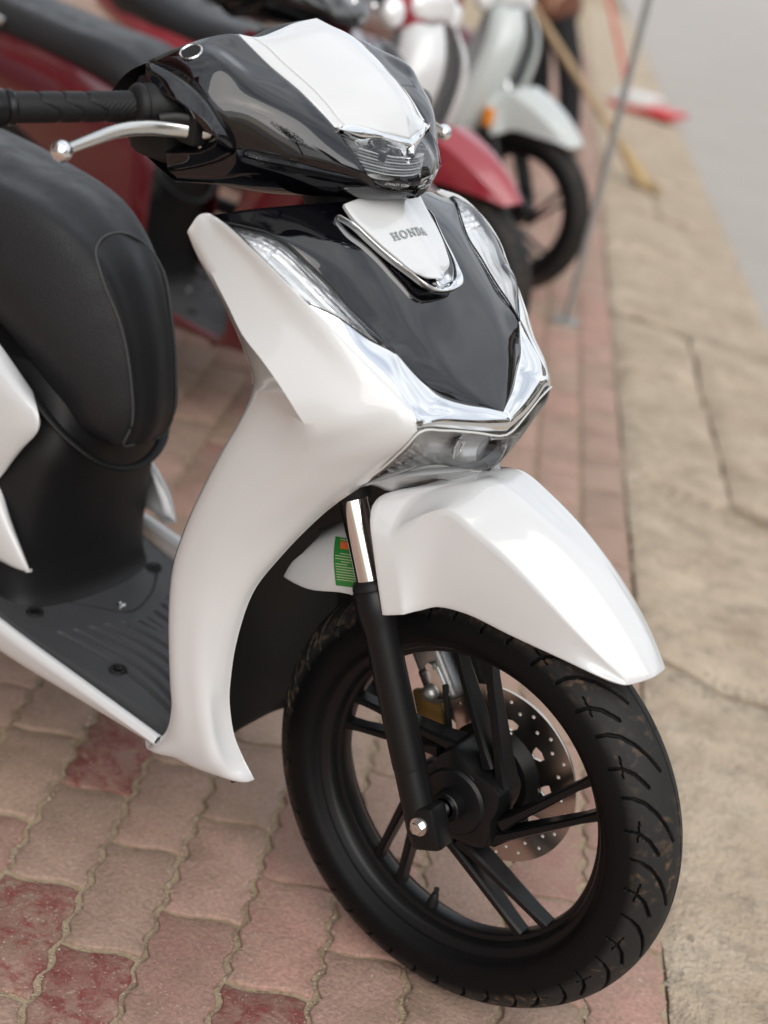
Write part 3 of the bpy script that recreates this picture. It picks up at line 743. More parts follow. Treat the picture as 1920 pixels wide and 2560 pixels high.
  [(-0.4495, -0.1055, 1.0938), (-0.4526, -0.1385, 1.0906), (-0.4617, -0.1749, 1.0784), (-0.4835, -0.206, 1.0557)],
  [(-0.4003, -0.1045, 1.0716), (-0.4104, -0.1409, 1.0722), (-0.4099, -0.1764, 1.0727), (-0.434, -0.203, 1.0493)],
  [(-0.3574, -0.0985, 1.0541), (-0.368, -0.1377, 1.0555), (-0.384, -0.1728, 1.0541), (-0.4016, -0.197, 1.0363)],
  [(-0.3117, -0.0895, 1.0277), (-0.3308, -0.1301, 1.0338), (-0.3586, -0.165, 1.0347), (-0.3837, -0.189, 1.0198)],
  [(-0.2883, -0.0815, 1.0072), (-0.3136, -0.1215, 1.0118), (-0.3427, -0.1553, 1.0118), (-0.3748, -0.18, 1.0049)],
  [(-0.2699, -0.071, 0.9861), (-0.301, -0.1108, 0.9939), (-0.3315, -0.1451, 0.9947), (-0.3726, -0.173, 0.99)],
 ],
 'cover_hood': [
  [(-0.4835, -0.206, 1.0557), (-0.478, -0.2126, 1.0519), (-0.4717, -0.2181, 1.0443), (-0.4666, -0.222, 1.0366)],
  [(-0.4341, -0.203, 1.0492), (-0.4317, -0.2102, 1.0457), (-0.4318, -0.2169, 1.0387), (-0.4329, -0.222, 1.0317)],
  [(-0.4017, -0.197, 1.0363), (-0.4, -0.2048, 1.0343), (-0.4013, -0.2127, 1.0302), (-0.4036, -0.219, 1.0262)],
  [(-0.3839, -0.189, 1.0198), (-0.3816, -0.1972, 1.0193), (-0.382, -0.2059, 1.0182), (-0.3833, -0.213, 1.0172)],
  [(-0.3747, -0.18, 1.0049), (-0.3725, -0.1886, 1.0049), (-0.3729, -0.1981, 1.0049), (-0.3743, -0.206, 1.005)],
  [(-0.3727, -0.173, 0.9899), (-0.3715, -0.182, 0.9912), (-0.3738, -0.1923, 0.9936), (-0.3771, -0.201, 0.996)],
  [(-0.387, -0.171, 0.9755), (-0.3869, -0.1798, 0.9767), (-0.3915, -0.1897, 0.979), (-0.3971, -0.198, 0.9814)],
  [(-0.4157, -0.176, 0.9595), (-0.4147, -0.1846, 0.9623), (-0.4174, -0.1941, 0.9678), (-0.4212, -0.202, 0.9734)],
  [(-0.449, -0.187, 0.9451), (-0.4446, -0.1948, 0.9499), (-0.4407, -0.2027, 0.9595), (-0.4378, -0.209, 0.9692)],
 ],
 'cover_hood_inner': [
  [(-0.4666, -0.222, 1.0366), (-0.4866, -0.172, 1.0366)],
  [(-0.4329, -0.222, 1.0317), (-0.4529, -0.172, 1.0317)],
  [(-0.4036, -0.219, 1.0262), (-0.4236, -0.169, 1.0262)],
  [(-0.3833, -0.213, 1.0172), (-0.4033, -0.163, 1.0172)],
  [(-0.3743, -0.206, 1.005), (-0.3943, -0.156, 1.005)],
  [(-0.3771, -0.201, 0.996), (-0.3971, -0.151, 0.996)],
  [(-0.3971, -0.198, 0.9814), (-0.4171, -0.148, 0.9814)],
  [(-0.4212, -0.202, 0.9734), (-0.4412, -0.152, 0.9734)],
  [(-0.4378, -0.209, 0.9692), (-0.4578, -0.159, 0.9692)],
 ],
 'cover_lower': [
  [(-0.449, -0.187, 0.9451), (-0.4439, -0.1834, 0.9423), (-0.4523, -0.1716, 0.9327), (-0.4652, -0.165, 0.936), (-0.5152, -0.145, 0.941)],
  [(-0.4156, -0.176, 0.9592), (-0.4128, -0.1742, 0.9529), (-0.4245, -0.1648, 0.9386), (-0.4397, -0.16, 0.9383), (-0.4897, -0.14, 0.9433)],
  [(-0.387, -0.171, 0.9752), (-0.386, -0.1683, 0.9645), (-0.4, -0.1577, 0.9441), (-0.417, -0.152, 0.9393), (-0.467, -0.132, 0.9443)],
  [(-0.372, -0.173, 0.9895), (-0.368, -0.1637, 0.9743), (-0.3779, -0.1443, 0.9481), (-0.3918, -0.132, 0.939), (-0.4418, -0.112, 0.944)],
  [(-0.3328, -0.138, 0.9934), (-0.3336, -0.1311, 0.9769), (-0.35, -0.1149, 0.949), (-0.3688, -0.105, 0.9385), (-0.4188, -0.085, 0.9435)],
  [(-0.2982, -0.1, 0.9915), (-0.3005, -0.0964, 0.977), (-0.3189, -0.0846, 0.9516), (-0.3392, -0.078, 0.943), (-0.3892, -0.058, 0.948)],
  [(-0.2697, -0.0705, 0.9855), (-0.2725, -0.0688, 0.9747), (-0.2917, -0.0596, 0.9544), (-0.3125, -0.055, 0.9497), (-0.3625, -0.035, 0.9547)],
  [(-0.2662, -0.055, 0.9746), (-0.2653, -0.0523, 0.9686), (-0.2794, -0.0417, 0.9545), (-0.2965, -0.036, 0.9545), (-0.3465, -0.016, 0.9595)],
  [(-0.2507, -0.019, 0.9717), (-0.2517, -0.0208, 0.9675), (-0.2682, -0.0162, 0.9559), (-0.2871, -0.015, 0.9577), (-0.3371, 0.005, 0.9627)],
  [(-0.2505, 0.0, 0.9705), (-0.2513, -0.003, 0.9667), (-0.2678, 0.0, 0.9557), (-0.2866, 0.0, 0.9579), (-0.3366, 0.02, 0.9629)],
 ],
 'fender': [
  [(0.1658, -0.044, 0.5477), (0.1686, -0.041, 0.5475), (0.1714, -0.038, 0.5476), (0.1798, -0.0262, 0.5517), (0.1871, -0.014, 0.5568), (0.1885, -0.0, 0.5581)],
  [(0.1409, -0.06, 0.5527), (0.136, -0.0557, 0.5602), (0.1405, -0.0536, 0.5687), (0.1525, -0.0363, 0.5757), (0.1641, -0.0185, 0.5807), (0.1682, -0.0, 0.5831)],
  [(0.0919, -0.068, 0.5542), (0.0948, -0.0664, 0.5736), (0.1017, -0.0648, 0.5925), (0.1171, -0.0434, 0.6025), (0.1318, -0.0217, 0.6089), (0.139, -0.0, 0.6109)],
  [(0.0341, -0.073, 0.5543), (0.0459, -0.0731, 0.5867), (0.0553, -0.0713, 0.6174), (0.0727, -0.0475, 0.6306), (0.0888, -0.0236, 0.6397), (0.0991, -0.0, 0.6386)],
  [(-0.0201, -0.077, 0.5554), (-0.0027, -0.0778, 0.5967), (0.0072, -0.0756, 0.6395), (0.0248, -0.0503, 0.655), (0.0406, -0.025, 0.6666), (0.0524, -0.0, 0.6625)],
  [(-0.0575, -0.081, 0.5483), (-0.0438, -0.082, 0.6011), (-0.0368, -0.0793, 0.6551), (-0.0198, -0.0527, 0.6719), (-0.0046, -0.0264, 0.6849), (0.0059, -0.0, 0.6804)],
  [(-0.077, -0.086, 0.5356), (-0.0773, -0.0863, 0.6006), (-0.0763, -0.083, 0.6649), (-0.059, -0.0554, 0.6824), (-0.0434, -0.028, 0.6961), (-0.036, 0.0, 0.6935)],
  [(-0.0882, -0.099, 0.5295), (-0.1063, -0.1, 0.5736), (-0.128, -0.099, 0.6137), (-0.1221, -0.07, 0.6581), (-0.0779, -0.032, 0.6884), (-0.0705, 0.0, 0.692)],
  [(-0.1126, -0.103, 0.5177), (-0.1309, -0.105, 0.5637), (-0.1496, -0.106, 0.6114), (-0.1578, -0.09, 0.6467), (-0.1169, -0.045, 0.6729), (-0.0991, -0.0, 0.6902)],
 ],
 'fender_rear': [
  [(-0.2798, -0.074, 0.4809), (-0.272, -0.074, 0.503), (-0.2604, -0.072, 0.5217), (-0.2512, -0.062, 0.5433), (-0.2872, 0.0, 0.5273)],
  [(-0.242, -0.075, 0.4827), (-0.2341, -0.076, 0.5062), (-0.2279, -0.074, 0.5361), (-0.2274, -0.064, 0.5629), (-0.2594, 0.0, 0.5483)],
  [(-0.181, -0.076, 0.5046), (-0.1807, -0.077, 0.5272), (-0.188, -0.076, 0.5549), (-0.1979, -0.066, 0.5849), (-0.2323, -0.0, 0.5794)],
  [(-0.1341, -0.078, 0.5098), (-0.1402, -0.079, 0.5386), (-0.1534, -0.078, 0.5713), (-0.1724, -0.068, 0.6008), (-0.2128, 0.0, 0.5984)],
 ],
 'side_upper': [
  [(-0.6999, -0.12, 0.5794), (-0.6729, -0.138, 0.5719), (-0.6608, -0.144, 0.5499), (-0.6695, -0.142, 0.5283), (-0.6906, -0.136, 0.5041)],
  [(-0.7335, -0.122, 0.6015), (-0.7018, -0.146, 0.5851), (-0.6917, -0.153, 0.5448), (-0.6981, -0.15, 0.5041), (-0.7179, -0.142, 0.4575)],
  [(-0.8144, -0.126, 0.6462), (-0.7857, -0.155, 0.5983), (-0.7775, -0.165, 0.5226), (-0.7812, -0.162, 0.4433), (-0.8002, -0.15, 0.3581)],
  [(-1.05, -0.13, 0.69), (-1.05, -0.165, 0.66), (-1.05, -0.18, 0.59), (-1.05, -0.175, 0.52), (-1.05, -0.16, 0.46)],
  [(-1.35, -0.11, 0.735), (-1.35, -0.14, 0.7), (-1.35, -0.15, 0.65), (-1.35, -0.14, 0.6), (-1.35, -0.12, 0.56)],
  [(-1.62, -0.04, 0.785), (-1.62, -0.05, 0.765), (-1.62, -0.055, 0.735), (-1.62, -0.05, 0.705), (-1.62, -0.04, 0.685)],
 ],
 'side_lower': [
  [(-0.6639, -0.135, 0.3446), (-0.6495, -0.142, 0.3396), (-0.6487, -0.143, 0.336), (-0.6625, -0.138, 0.3286)],
  [(-0.6957, -0.137, 0.388), (-0.67, -0.15, 0.3692), (-0.6698, -0.151, 0.338), (-0.6929, -0.146, 0.3308)],
  [(-0.7255, -0.138, 0.4268), (-0.7078, -0.155, 0.3937), (-0.7099, -0.157, 0.347), (-0.7295, -0.15, 0.3278)],
  [(-0.8176, -0.14, 0.4477), (-0.7968, -0.16, 0.4058), (-0.7972, -0.162, 0.35), (-0.8199, -0.155, 0.3125)],
 ],
}

# ------------------------------------------------------------------ setting
SN = Vector((math.cos(R(29)), math.sin(R(29)), 0))      # towards the road
SS = Vector((-math.sin(R(29)), math.cos(R(29)), 0))     # along the road, away from the camera
def NS(n, s, z=0.0): return SN*n + SS*s + Vector((0, 0, z))

def sheet(name, n0, n1, s0, s1, z, mat, dn=1, ds=1):
    v, f = [], []
    for i in range(dn+1):
        for j in range(ds+1):
            v.append(NS(n0+(n1-n0)*i/dn, s0+(s1-s0)*j/ds, z))
    for i in range(dn):
        for j in range(ds):
            a = i*(ds+1)+j
            f.append([a, a+ds+1, a+ds+2, a+1])
    return mobj(name, v, f, mat, None, False)

tag(sheet('ground', -150, 150, -150, 150, -0.13, 'sand'), kind='structure')
tag(sheet('road', 0.99, 8.2, -60, 120, -0.075, 'asphalt'), kind='structure')
far_side = tag(sheet('far_pavement', 8.4, 30, -60, 120, 0.0, 'sand'), kind='structure')
paving = tag(sheet('pavement', -9, 0.335, -12, 40, -0.0050, 'sand', 20, 60), kind='structure')

# interlocking pavers with wavy sides
PL = 0.21
def paver_outline(w, l, gap):
    pts = []
    wv = lambda s: 0.0056*math.asin(math.sin(2*math.pi*s/0.0525)*0.92)/1.17
    sv = lambda u: 0.0050*math.sin(2*math.pi*u/w)
    hw, hl = w/2-gap, l/2-gap
    for i in range(14): s = -hl+2*hl*i/14; pts.append((hw+wv(s), s + (sv(hw) if i == 0 else 0)))
    for i in range(6): u = hw-2*hw*i/6; pts.append((u + (wv(hl) if i == 0 else 0), hl+sv(u)))
    for i in range(14): s = hl-2*hl*i/14; pts.append((-hw+wv(s), s))
    for i in range(6): u = -hw+2*hw*i/6; pts.append((u, -hl+sv(u)))
    return pts
def paver_vf(w, l, gap=0.0042):
    o = paver_outline(w, l, gap); n = len(o)
    cx, cy = 0, 0
    ring = lambda ins, z: [(x-math.copysign(min(ins, abs(x)), x)*1.0, y-math.copysign(min(ins, abs(y)), y), z) for x, y in o]
    rings = [ring(0.0030, 0.0), ring(0.0010, -0.0009), ring(0, -0.0032), ring(0, -0.03)]
    v = [p for r_ in rings for p in r_]; f = [list(range(n))]
    for k in range(3):
        for i in range(n):
            j = (i+1) % n
            f.append([k*n+i, (k+1)*n+i, (k+1)*n+j, k*n+j])
    return v, f
pv, pf = paver_vf(0.1128, PL)
paver_me = bpy.data.meshes.new('paver')
paver_me.from_pydata(pv, [], pf); paver_me.materials.append(M['paver'])
paver_me.polygons.foreach_set('use_smooth', [True]*len(paver_me.polygons)); paver_me.set_sharp_from_angle(angle=R(50)); paver_me.update()

lines = [0.335, 0.221, 0.107, -0.016, -0.128, -0.243, -0.352, -0.457, -0.567]
while lines[-1] > -8: lines.append(lines[-1]-0.1128)
def pix(P):
    q = Vector(P)-CAM_POS; z = q.dot(cd_)
    if z < 0.05: return None
    return (0.5+q.dot(cr2)/z*3544.2/1920, 0.5-q.dot(cu2)/z*3544.2/2560, z)
cands = []
for r in range(len(lines)-1):
    n1, n0 = lines[r], lines[r+1]
    ph = 0.2 if r % 2 else 0.10
    if r == 0: ph = 0.137
    for j in range(-14, 60):
        s = ph+PL*(j+0.5)
        c = NS((n0+n1)/2, s)
        p = pix(c)
        vis = p is not None and -0.12 < p[0] < 1.12 and -0.12 < p[1] < 1.12
        near = abs(s) < 4.2 and n0 > -2.6
        if vis or near: cands.append((0 if vis else 1, (c-CAM_POS).length, c, (n1-n0)/0.1128))
cands.sort(key=lambda t: (t[0], t[1]))
joined_v, joined_f, tones = [], [], []
rz0 = math.atan2(SN.y, SN.x)
for i, (vis, dist, c, sx) in enumerate(cands):
    z = random.uniform(-0.0016, 0.0016); rz = rz0+random.uniform(-0.008, 0.008)
    if i < 300 and not vis:
        o = bpy.data.objects.new('paver', paver_me); COL.objects.link(o)
        o.location = (c.x, c.y, z); o.scale = (sx, 1, 1)
        o.rotation_euler = (random.uniform(-0.006, 0.006), random.uniform(-0.006, 0.006), rz)
        o.parent = paving; o['tone'] = random.uniform(0, 0.84) if random.random() < 0.9 else 0.95
        for (tx, ty) in ((-0.545, 0.10), (-0.30, -0.325), (-0.335, -0.44), (-0.41, -0.33), (-0.05, -0.31), (-0.62, -0.02)):
            if abs(c.x-tx) < 0.075 and abs(c.y-ty) < 0.06: o['tone'] = 0.89
    else:
        mtx = Matrix.Translation((c.x, c.y, z)) @ Matrix.Rotation(rz, 4, 'Z')
        b = len(joined_v); n = len(pv); t = random.uniform(0, 0.84)
        joined_v += [mtx @ Vector((x*sx, y, zz)) for x, y, zz in pv]
        joined_f += [[b+q for q in f] for f in pf]; tones += [t]*n
fp = mobj('far_pavers', joined_v, joined_f, 'paver', paving, True, 50)
a_ = fp.data.attributes.new('tone', 'FLOAT', 'POINT'); a_.data.foreach_set('value', tones)
tag(fp, kind='stuff')

# sand and grit lying in the joints
gv, gf = [], []
rg = random.Random(3)
for i in range(5200):
    r = rg.choices(range(1, 9), k=1)[0]
    n_ = lines[r]+rg.gauss(0, 0.0035); s_ = rg.uniform(-0.75, 1.3)
    if rg.random() < 0.25: n_ = rg.uniform(-0.9, 0.33)
    c = NS(n_, s_, rg.uniform(-0.006, 0.001)); q = rg.uniform(0.0006, 0.0019)
    if rg.random() < 0.03: q *= 2.0
    b = len(gv)
    gv += [c+Vector((q*rg.uniform(.6, 1.3), 0, 0)), c+Vector((-q*.6, q, 0)), c+Vector((-q*.6, -q*rg.uniform(.6, 1.3), 0)), c+Vector((0, 0, q*1.2))]
    gf += [[b, b+1, b+3], [b+1, b+2, b+3], [b+2, b, b+3]]
tag(mobj('joint_grit', gv, gf, simple('pale_grit', (0.42, 0.35, 0.27), 0.8, noise=0.5, nscale=60), None, False),
    'pale sand and grit scattered along the paver joints', 'grit', kind='stuff')

# rough kerb slabs in two courses
kerb = empty('kerb', NS(0.66, 0.5)); tag(kerb, kind='structure')
kerb_inv = Matrix.Translation(-NS(0.66, 0.5))
from mathutils import noise as mnoise
def slab(n0, n1, s0, s1, z0, tilt0=0.0, tilt1=0.0, drop=0.0, cell=0.02):
    g = 0.006
    nu = max(6, int((n1-n0)/cell)); nv = max(6, int((s1-s0)/cell)) if s1-s0 < 2.2 else int((s1-s0)/0.06)
    v, f = [], []
    for i in range(nu+1):
        for j in range(nv+1):
            a, b = i/nu, j/nv
            n_ = n0+g+(n1-n0-2*g)*a
            s_ = s0+g+(s1-s0-2*g)*b + (tilt0*(1-b)+tilt1*b)*(a-0.5)
            ed = min(a*(n1-n0), (1-a)*(n1-n0), b*(s1-s0), (1-b)*(s1-s0))
            z = z0 - drop*a
            s_ += 0.018*mnoise.noise(Vector((n_*9, s0*3.1, 1)))*(1-b) + 0.018*mnoise.noise(Vector((n_*9, s1*3.1, 1)))*b
            n_ += 0.007*mnoise.noise(Vector((s_*7, n0*5, 3)))*(1-a) + (0.007 if n1 < 0.9 else 0.022)*mnoise.noise(Vector((s_*5, n1*5, 3)))*a
            P = NS(n_, s_)
            z += 0.016*mnoise.noise(P*4.0) + 0.008*mnoise.noise(P*13.0) + 0.004*mnoise.noise(P*42)
            if ed < 0.06: z -= 0.024*(1-ed/0.06)**2*(0.55+0.6*abs(mnoise.noise(P*9.0)))
            v.append(P+Vector((0, 0, z)))
    W = nv+1
    for i in range(nu):
        for j in range(nv):
            q = i*W+j; f.append([q, q+W, q+W+1, q+1])
    ring = [i*W for i in range(nu+1)]+[nu*W+j for j in range(1, nv+1)]+[i*W+nv for i in range(nu-1, -1, -1)]+[j for j in range(nv-1, 0, -1)]
    b = len(v); v += [v[r]+Vector((0, 0, -0.16)) for r in ring]
    for q in range(len(ring)):
        q2 = (q+1) % len(ring); f.append([ring[q], b+q, b+q2, ring[q2]])
    o = mobj('stone_slab', [kerb_inv @ p for p in v], f, 'kerb', kerb, True, 50)
    return o
inner = [-2.2, -1.2, -0.15, 0.98, 1.43, 1.97, 2.96, 3.58, 4.6, 5.6, 6.7, 8.0, 9.6, 12.0, 15.0, 20.0]
outer = [-2.2, -1.05, -0.02, 0.86, 1.84, 3.42, 4.5, 5.55, 6.7, 8.1, 9.7, 12.2, 15.3, 20.0]
cuts = [-2.2, -1.15, -0.08, 0.95, 1.93, 3.52, 4.6, 5.6, 6.7, 8.0, 9.6, 12.0, 15.0, 20.0]
for a, b in zip(cuts[:-1], cuts[1:]):
    zz = random.uniform(-0.004, 0.006)
    if a in (1.93, 5.6):
        m_ = (a+b)/2+0.2
        slab(0.338, 0.625, a, m_, zz, -0.10, -0.10); slab(0.338, 0.625, m_, b, zz-0.006, -0.10, -0.12)
        slab(0.627, 0.995, a, b, zz-0.012, -0.12, -0.10, 0.035)
    else:
        slab(0.338, 0.995, a, b, zz, -0.20, -0.20, 0.045)
# crumbs of mortar in the slab joints
gv, gf = [], []
for i in range(1500):
    s_ = rg.choice((-0.08, 0.95, 1.93, 3.52))+rg.gauss(0, 0.03); n_ = rg.uniform(0.34, 0.98)
    if rg.random() < 0.3: n_ = 0.33+abs(rg.gauss(0, 0.02)); s_ = rg.uniform(-0.3, 4)
    c = NS(n_, s_-0.16*(n_-0.48), -0.012+rg.uniform(0, 0.008)-max(0, n_-0.65)*0.06); q = rg.uniform(0.002, 0.006)
    b = len(gv)
    gv += [c+Vector((q, 0, 0)), c+Vector((-q*.6, q, 0)), c+Vector((-q*.6, -q, 0)), c+Vector((0, 0, q*1.1))]
    gf += [[b, b+1, b+3], [b+1, b+2, b+3], [b+2, b, b+3]]
tag(mobj('kerb_rubble', gv, gf, simple('grey_rubble', (0.30, 0.26, 0.21), 0.85, noise=0.5, nscale=50), None, False),
    'grey mortar crumbs lying in the kerb slab joints', 'rubble', kind='stuff')

# ------------------------------------------------------------------ the white scooter
scooter = empty('scooter', (0, 0, 0))
tag(scooter, 'large white scooter with chrome front garnish and black wheel in the foreground', 'scooter', 'scooters parked in a row')
FW = (1, 0, 0.4)
ls = panel('leg_shield', NET['leg_shield'], 'white', scooter, (0.4, -1, 0.2), k=5, cc=(2,), both=True, lip=0.005, rad=0.0016)
panel('front_panel', NET['front_panel'], 'gloss_black', scooter, (1, 0, 1), k=4, sym=True, lip=0.006, rad=0.001)
fg = panel('chrome_garnish', NET['chrome_garnish'], 'chrome', scooter, (1, -0.2, 0.5), k=6, both=True, lip=0.006, rad=0.0012)
emb = panel('emblem_panel', NET['emblem_panel'], 'white', scooter, (1, 0, 1), k=6, sym=True, lip=0.006, rad=0.0016)
panel('emblem_garnish', NET['emblem_garnish'], 'chrome', scooter, (1, 0, 1), k=6, both=True, lip=0.006, rad=0.001)

# badge lettering, slab serif
def slabs():
    def rct(x0, y0, x1, y1): return [(x0, y0), (x1, y0), (x1, y1), (x0, y1)]
    Ls = []
    # H
    H = [(0, 0), (.42, 0), (.42, .16), (.34, .16), (.34, .42), (.66, .42), (.66, .16), (.58, .16), (.58, 0), (1, 0), (1, .16), (.92, .16), (.92, .84), (1, .84), (1, 1), (.58, 1), (.58, .84), (.66, .84), (.66, .58), (.34, .58), (.34, .84), (.42, .84), (.42, 1), (0, 1), (0, .84), (.08, .84), (.08, .16), (0, .16)]
    Ls.append(([H], 0.0, 1.0))
    O1 = [(.5+.52*math.cos(a), .5+.52*math.sin(a)) for a in np.linspace(0, 2*math.pi, 28, endpoint=False)]
    O2 = [(.5+.27*math.cos(a), .5+.33*math.sin(a)) for a in np.linspace(0, 2*math.pi, 24, endpoint=False)]
    Ls.append(([O1, O2], 1.20, 1.0))
    Nn = [(0, 0), (.36, 0), (.36, .14), (.27, .14), (.27, .66), (.72, 0), (.92, 0), (.92, .86), (1, .86), (1, 1), (.64, 1), (.64, .86), (.74, .86), (.74, .36), (.30, 1), (0, 1), (0, .86), (.09, .86), (.09, .14), (0, .14)]
    Ls.append(([Nn], 2.40, 1.0))
    D1 = [(0, 0), (.5, 0)] + [(.5+.5*math.sin(a), .5-.5*math.cos(a)) for a in np.linspace(0.2, math.pi-0.2, 14)] + [(.5, 1), (0, 1), (0, .84), (.1, .84), (.1, .16), (0, .16)]
    D2 = [(.36, .16), (.48, .16)] + [(.48+.25*math.sin(a), .5-.34*math.cos(a)) for a in np.linspace(0.2, math.pi-0.2, 10)] + [(.48, .84), (.36, .84)]
    Ls.append(([D1, D2], 3.58, 1.0))
    A1 = [(-.05, 0), (.34, 0), (.34, .14), (.27, .14), (.32, .28), (.66, .28), (.71, .14), (.62, .14), (.62, 0), (1.08, 0), (1.08, .14), (1.0, .14), (.66, 1), (.36, 1), (.05, .14), (-.05, .14)]
    A2 = [(.38, .43), (.60, .43), (.49, .76)]
    Ls.append(([A1, A2], 4.76, 1.0))
    return Ls
bv = bvh_of(emb)
ctr = Vector((-0.2415, -0.0085, 0.9235))
tdir = Vector((-0.66, 0, 0.75)).normalized()
hsz, wsz = 0.0108, 0.0108
for loops, x0, _ in slabs():
    mt = Matrix.Identity(4)
    lo = plate('letter', [[((x+x0-2.88)*wsz, (y-0.5)*hsz) for x, y in lp] for lp in loops], 0.0002, 'silver_print', emb, mt)
    bm = bmesh.new(); bm.from_mesh(lo.data)
    bmesh.ops.triangulate(bm, faces=bm.faces[:]); bmesh.ops.subdivide_edges(bm, edges=bm.edges[:], cuts=2)
    bm.to_mesh(lo.data); bm.free()
    for v in lo.data.vertices:
        v.co = ctr + Vector((0, 1, 0))*v.co.x + tdir*v.co.y
    drape(lo.data, bv, (1, 0, 1), 0.0009)

# turn signals
SIG = []
def signal(mir):
    G = dense(NET['signal_reflector'], (20, 16))
    Nn, _ = grid_normals(G, (0.6, -0.5, 0.7))
    nu, nv = G.shape[:2]
    for i in range(nu):
        for j in range(nv):
            a = i/(nu-1); b = j/(nv-1)
            h = 0.0017*abs(((b*7.0+a*0.6) % 1.0)*2-1)
            if a < 0.34: h += 0.0016*abs(((a*16-b*1.5) % 1.0)*2-1)
            G[i, j] += Nn[i, j]*h*min(1, 6*b, 6*(1-b), 9*a, 9*(1-a))
    v, f = shell(G, (0.6, -0.5, 0.7), 0)
    h_ = mobj('signal_reflector', v, f, 'lamp_chrome', None, True, 12)
    Lz = dense(NET['signal_lens'], (6, 6))
    v, f = shell(Lz, (0.6, -0.5, 0.7), 0.004, 0.0006)
    l_ = mobj('turn_signal', v, f, 'lens', scooter, True, 38)
    bd = [Lz[i, 0] for i in range(Lz.shape[0])] + [Lz[i, -1] for i in range(Lz.shape[0]-2, 0, -1)]
    gk = sweep('signal_gap_strip', [tuple(p) for p in bd+bd[:1]], 0.0011, 'dark', l_, n=6, cap=False)  # dark strip standing in for the shaded gap round the lens
    if mir: SIG.append(gk)
    h_.parent = l_
    if mir:
        l2 = mirror_copy(l_, scooter); mirror_copy(h_, l2); mirror_copy(SIG[0], l2)
    return l_
signal(True)

# lower front lamp: clear lens, reflector bowl, projector boxes
lamp = panel('front_lamp', NET['lamp_lens'], 'lens', scooter, (1, -0.2, 0), k=5, sym=True, lip=0.003, rad=0.0006)
panel('lens_rim', NET['lamp_lip'], 'grey_plastic', lamp, (1, 0, -0.2), k=4, sym=True, lip=0.004, rad=0.0006)
A = np.array(NET['lamp_lens'])
back = []
for i, row in enumerate(A):
    t_, b_ = row[0], row[-1]
    dep = 0.004+0.018*min(1, i/4)
    rr = []
    for q in (0.0, 0.25, 0.5, 0.75, 1.0):
        p = t_+(b_-t_)*q
        rr.append(p+np.array([-dep*math.sin(math.pi*(0.12+0.76*q)), 0, 0]) + np.array([0, 0.004*0, 0]))
    back.append(rr)
G = dense(back, (10, 6), sym=True); nu, nv = G.shape[:2]
for i in range(nu):
    for j in range(nv):
        a = i/(nu-1); b = abs(j-(nv-1)/2)/((nv-1)/2)
        if 0.2 < a < 0.66: G[i, j, 0] += 0.0045*abs(((a*12+b*2.2) % 1.0)*2-1)
v, f = shell(G, (1, -0.2, 0), 0)
mobj('lamp_reflector', v, f, 'lamp_chrome', lamp, True, 15)
for sgn in (-1, 1):
    mp = Matrix.Translation((-0.094, sgn*0.046, 0.728)) @ Matrix.Rotation(R(-sgn*16), 4, 'Z') @ Matrix.Scale(0.74, 4) @ Matrix.Rotation(R(6), 4, 'Y')
    fr0 = [(-0.025, 0.016), (-0.029, 0.004), (-0.016, -0.017), (0.020, -0.017), (0.026, 0.004), (0.027, 0.016)]
    inn0 = [(x*0.86, y*0.84) for x, y in fr0]
    to_yz = Matrix(((0, 0, 1, 0), (1, 0, 0, 0), (0, 1, 0, 0), (0, 0, 0, 1)))
    plate('projector', [[(sgn*-x, y) for x, y in inn0]], 0.004, 'projector', lamp, mp @ Matrix.Translation((-0.006, 0, 0)) @ to_yz)
    rimp_ = [mp @ Vector((-0.002, sgn*-x, y)) for x, y in fr0]
    sweep('projector_frame', rimp_+rimp_[:1], 0.0016, 'lamp_chrome', lamp, n=6, cap=False)
    sweep('lamp_shelf', [(-0.146, sgn*0.118, 0.686), (-0.120, sgn*0.095, 0.694), (-0.100, sgn*0.066, 0.699), (-0.091, sgn*0.035, 0.698), (-0.086, 0, 0.698)], (0.007, 0.0022), 'grey_plastic', lamp, n=10, k=4)

rimline = [tuple(np.array(r[0])+np.array([0.0006, 0, -0.0008])) for r in NET['lamp_lens']]
rimline += [(p[0], -p[1], p[2]) for p in rimline[-2::-1]]
sweep('lens_edge', rimline, 0.0013, 'white_plastic', lamp, n=8, k=4)
botline = [tuple(np.array(r[-1])+np.array([0.0008, 0, 0.0004])) for r in NET['lamp_lens']]
botline += [(p[0], -p[1], p[2]) for p in botline[-2::-1]]
sweep('lens_edge', botline, 0.0010, 'white_plastic', lamp, n=8, k=4)

# ---- handlebar cover
ctop = panel('cover_top', NET['cover_white'], 'white', scooter, (0.5, 0, 1), k=6, cc=(4,), sym=True, lip=0.005, rad=0.0016, sharp=60)
Gc = dense(NET['cover_white'], 6, (), (4,), True)
for sg in (1, -1):   # raised bead just inside both side edges
    bead = [tuple(Gc[i, 3]*np.array([1, sg, 1])+np.array([0, 0, -0.0006])) for i in range(1, Gc.shape[0]-1)]
    sweep('edge_bead', bead, 0.0017, 'white', ctop, n=8)
panel('cover_trim', NET['cover_chrome'], 'chrome', scooter, (1, 0, 0.3), k=5, sym=True, lip=0.006, rad=0.0008)
hl = panel('headlight', NET['head_lens'], 'lens', scooter, (1, 0, 0), k=5, sym=True, lip=0.003, rad=0.0006)
panel('lens_border', NET['head_band'], 'gloss_black', hl, (1, 0, 0), k=4, sym=True, lip=0.002, rad=0.0004)
A = np.array(NET['head_lens'])
back = []
for i, row in enumerate(A):
    t_, b_ = row[0], row[-1]
    rr = []
    for q in (0.0, 0.25, 0.5, 0.75, 0.97):
        p = t_+(b_-t_)*q
        rr.append(p+np.array([-0.004-0.034*math.sin(math.pi*(0.1+0.8*q)), 0, 0]))
    back.append(rr)
G = dense(back, (8, 6), sym=True); nu, nv = G.shape[:2]
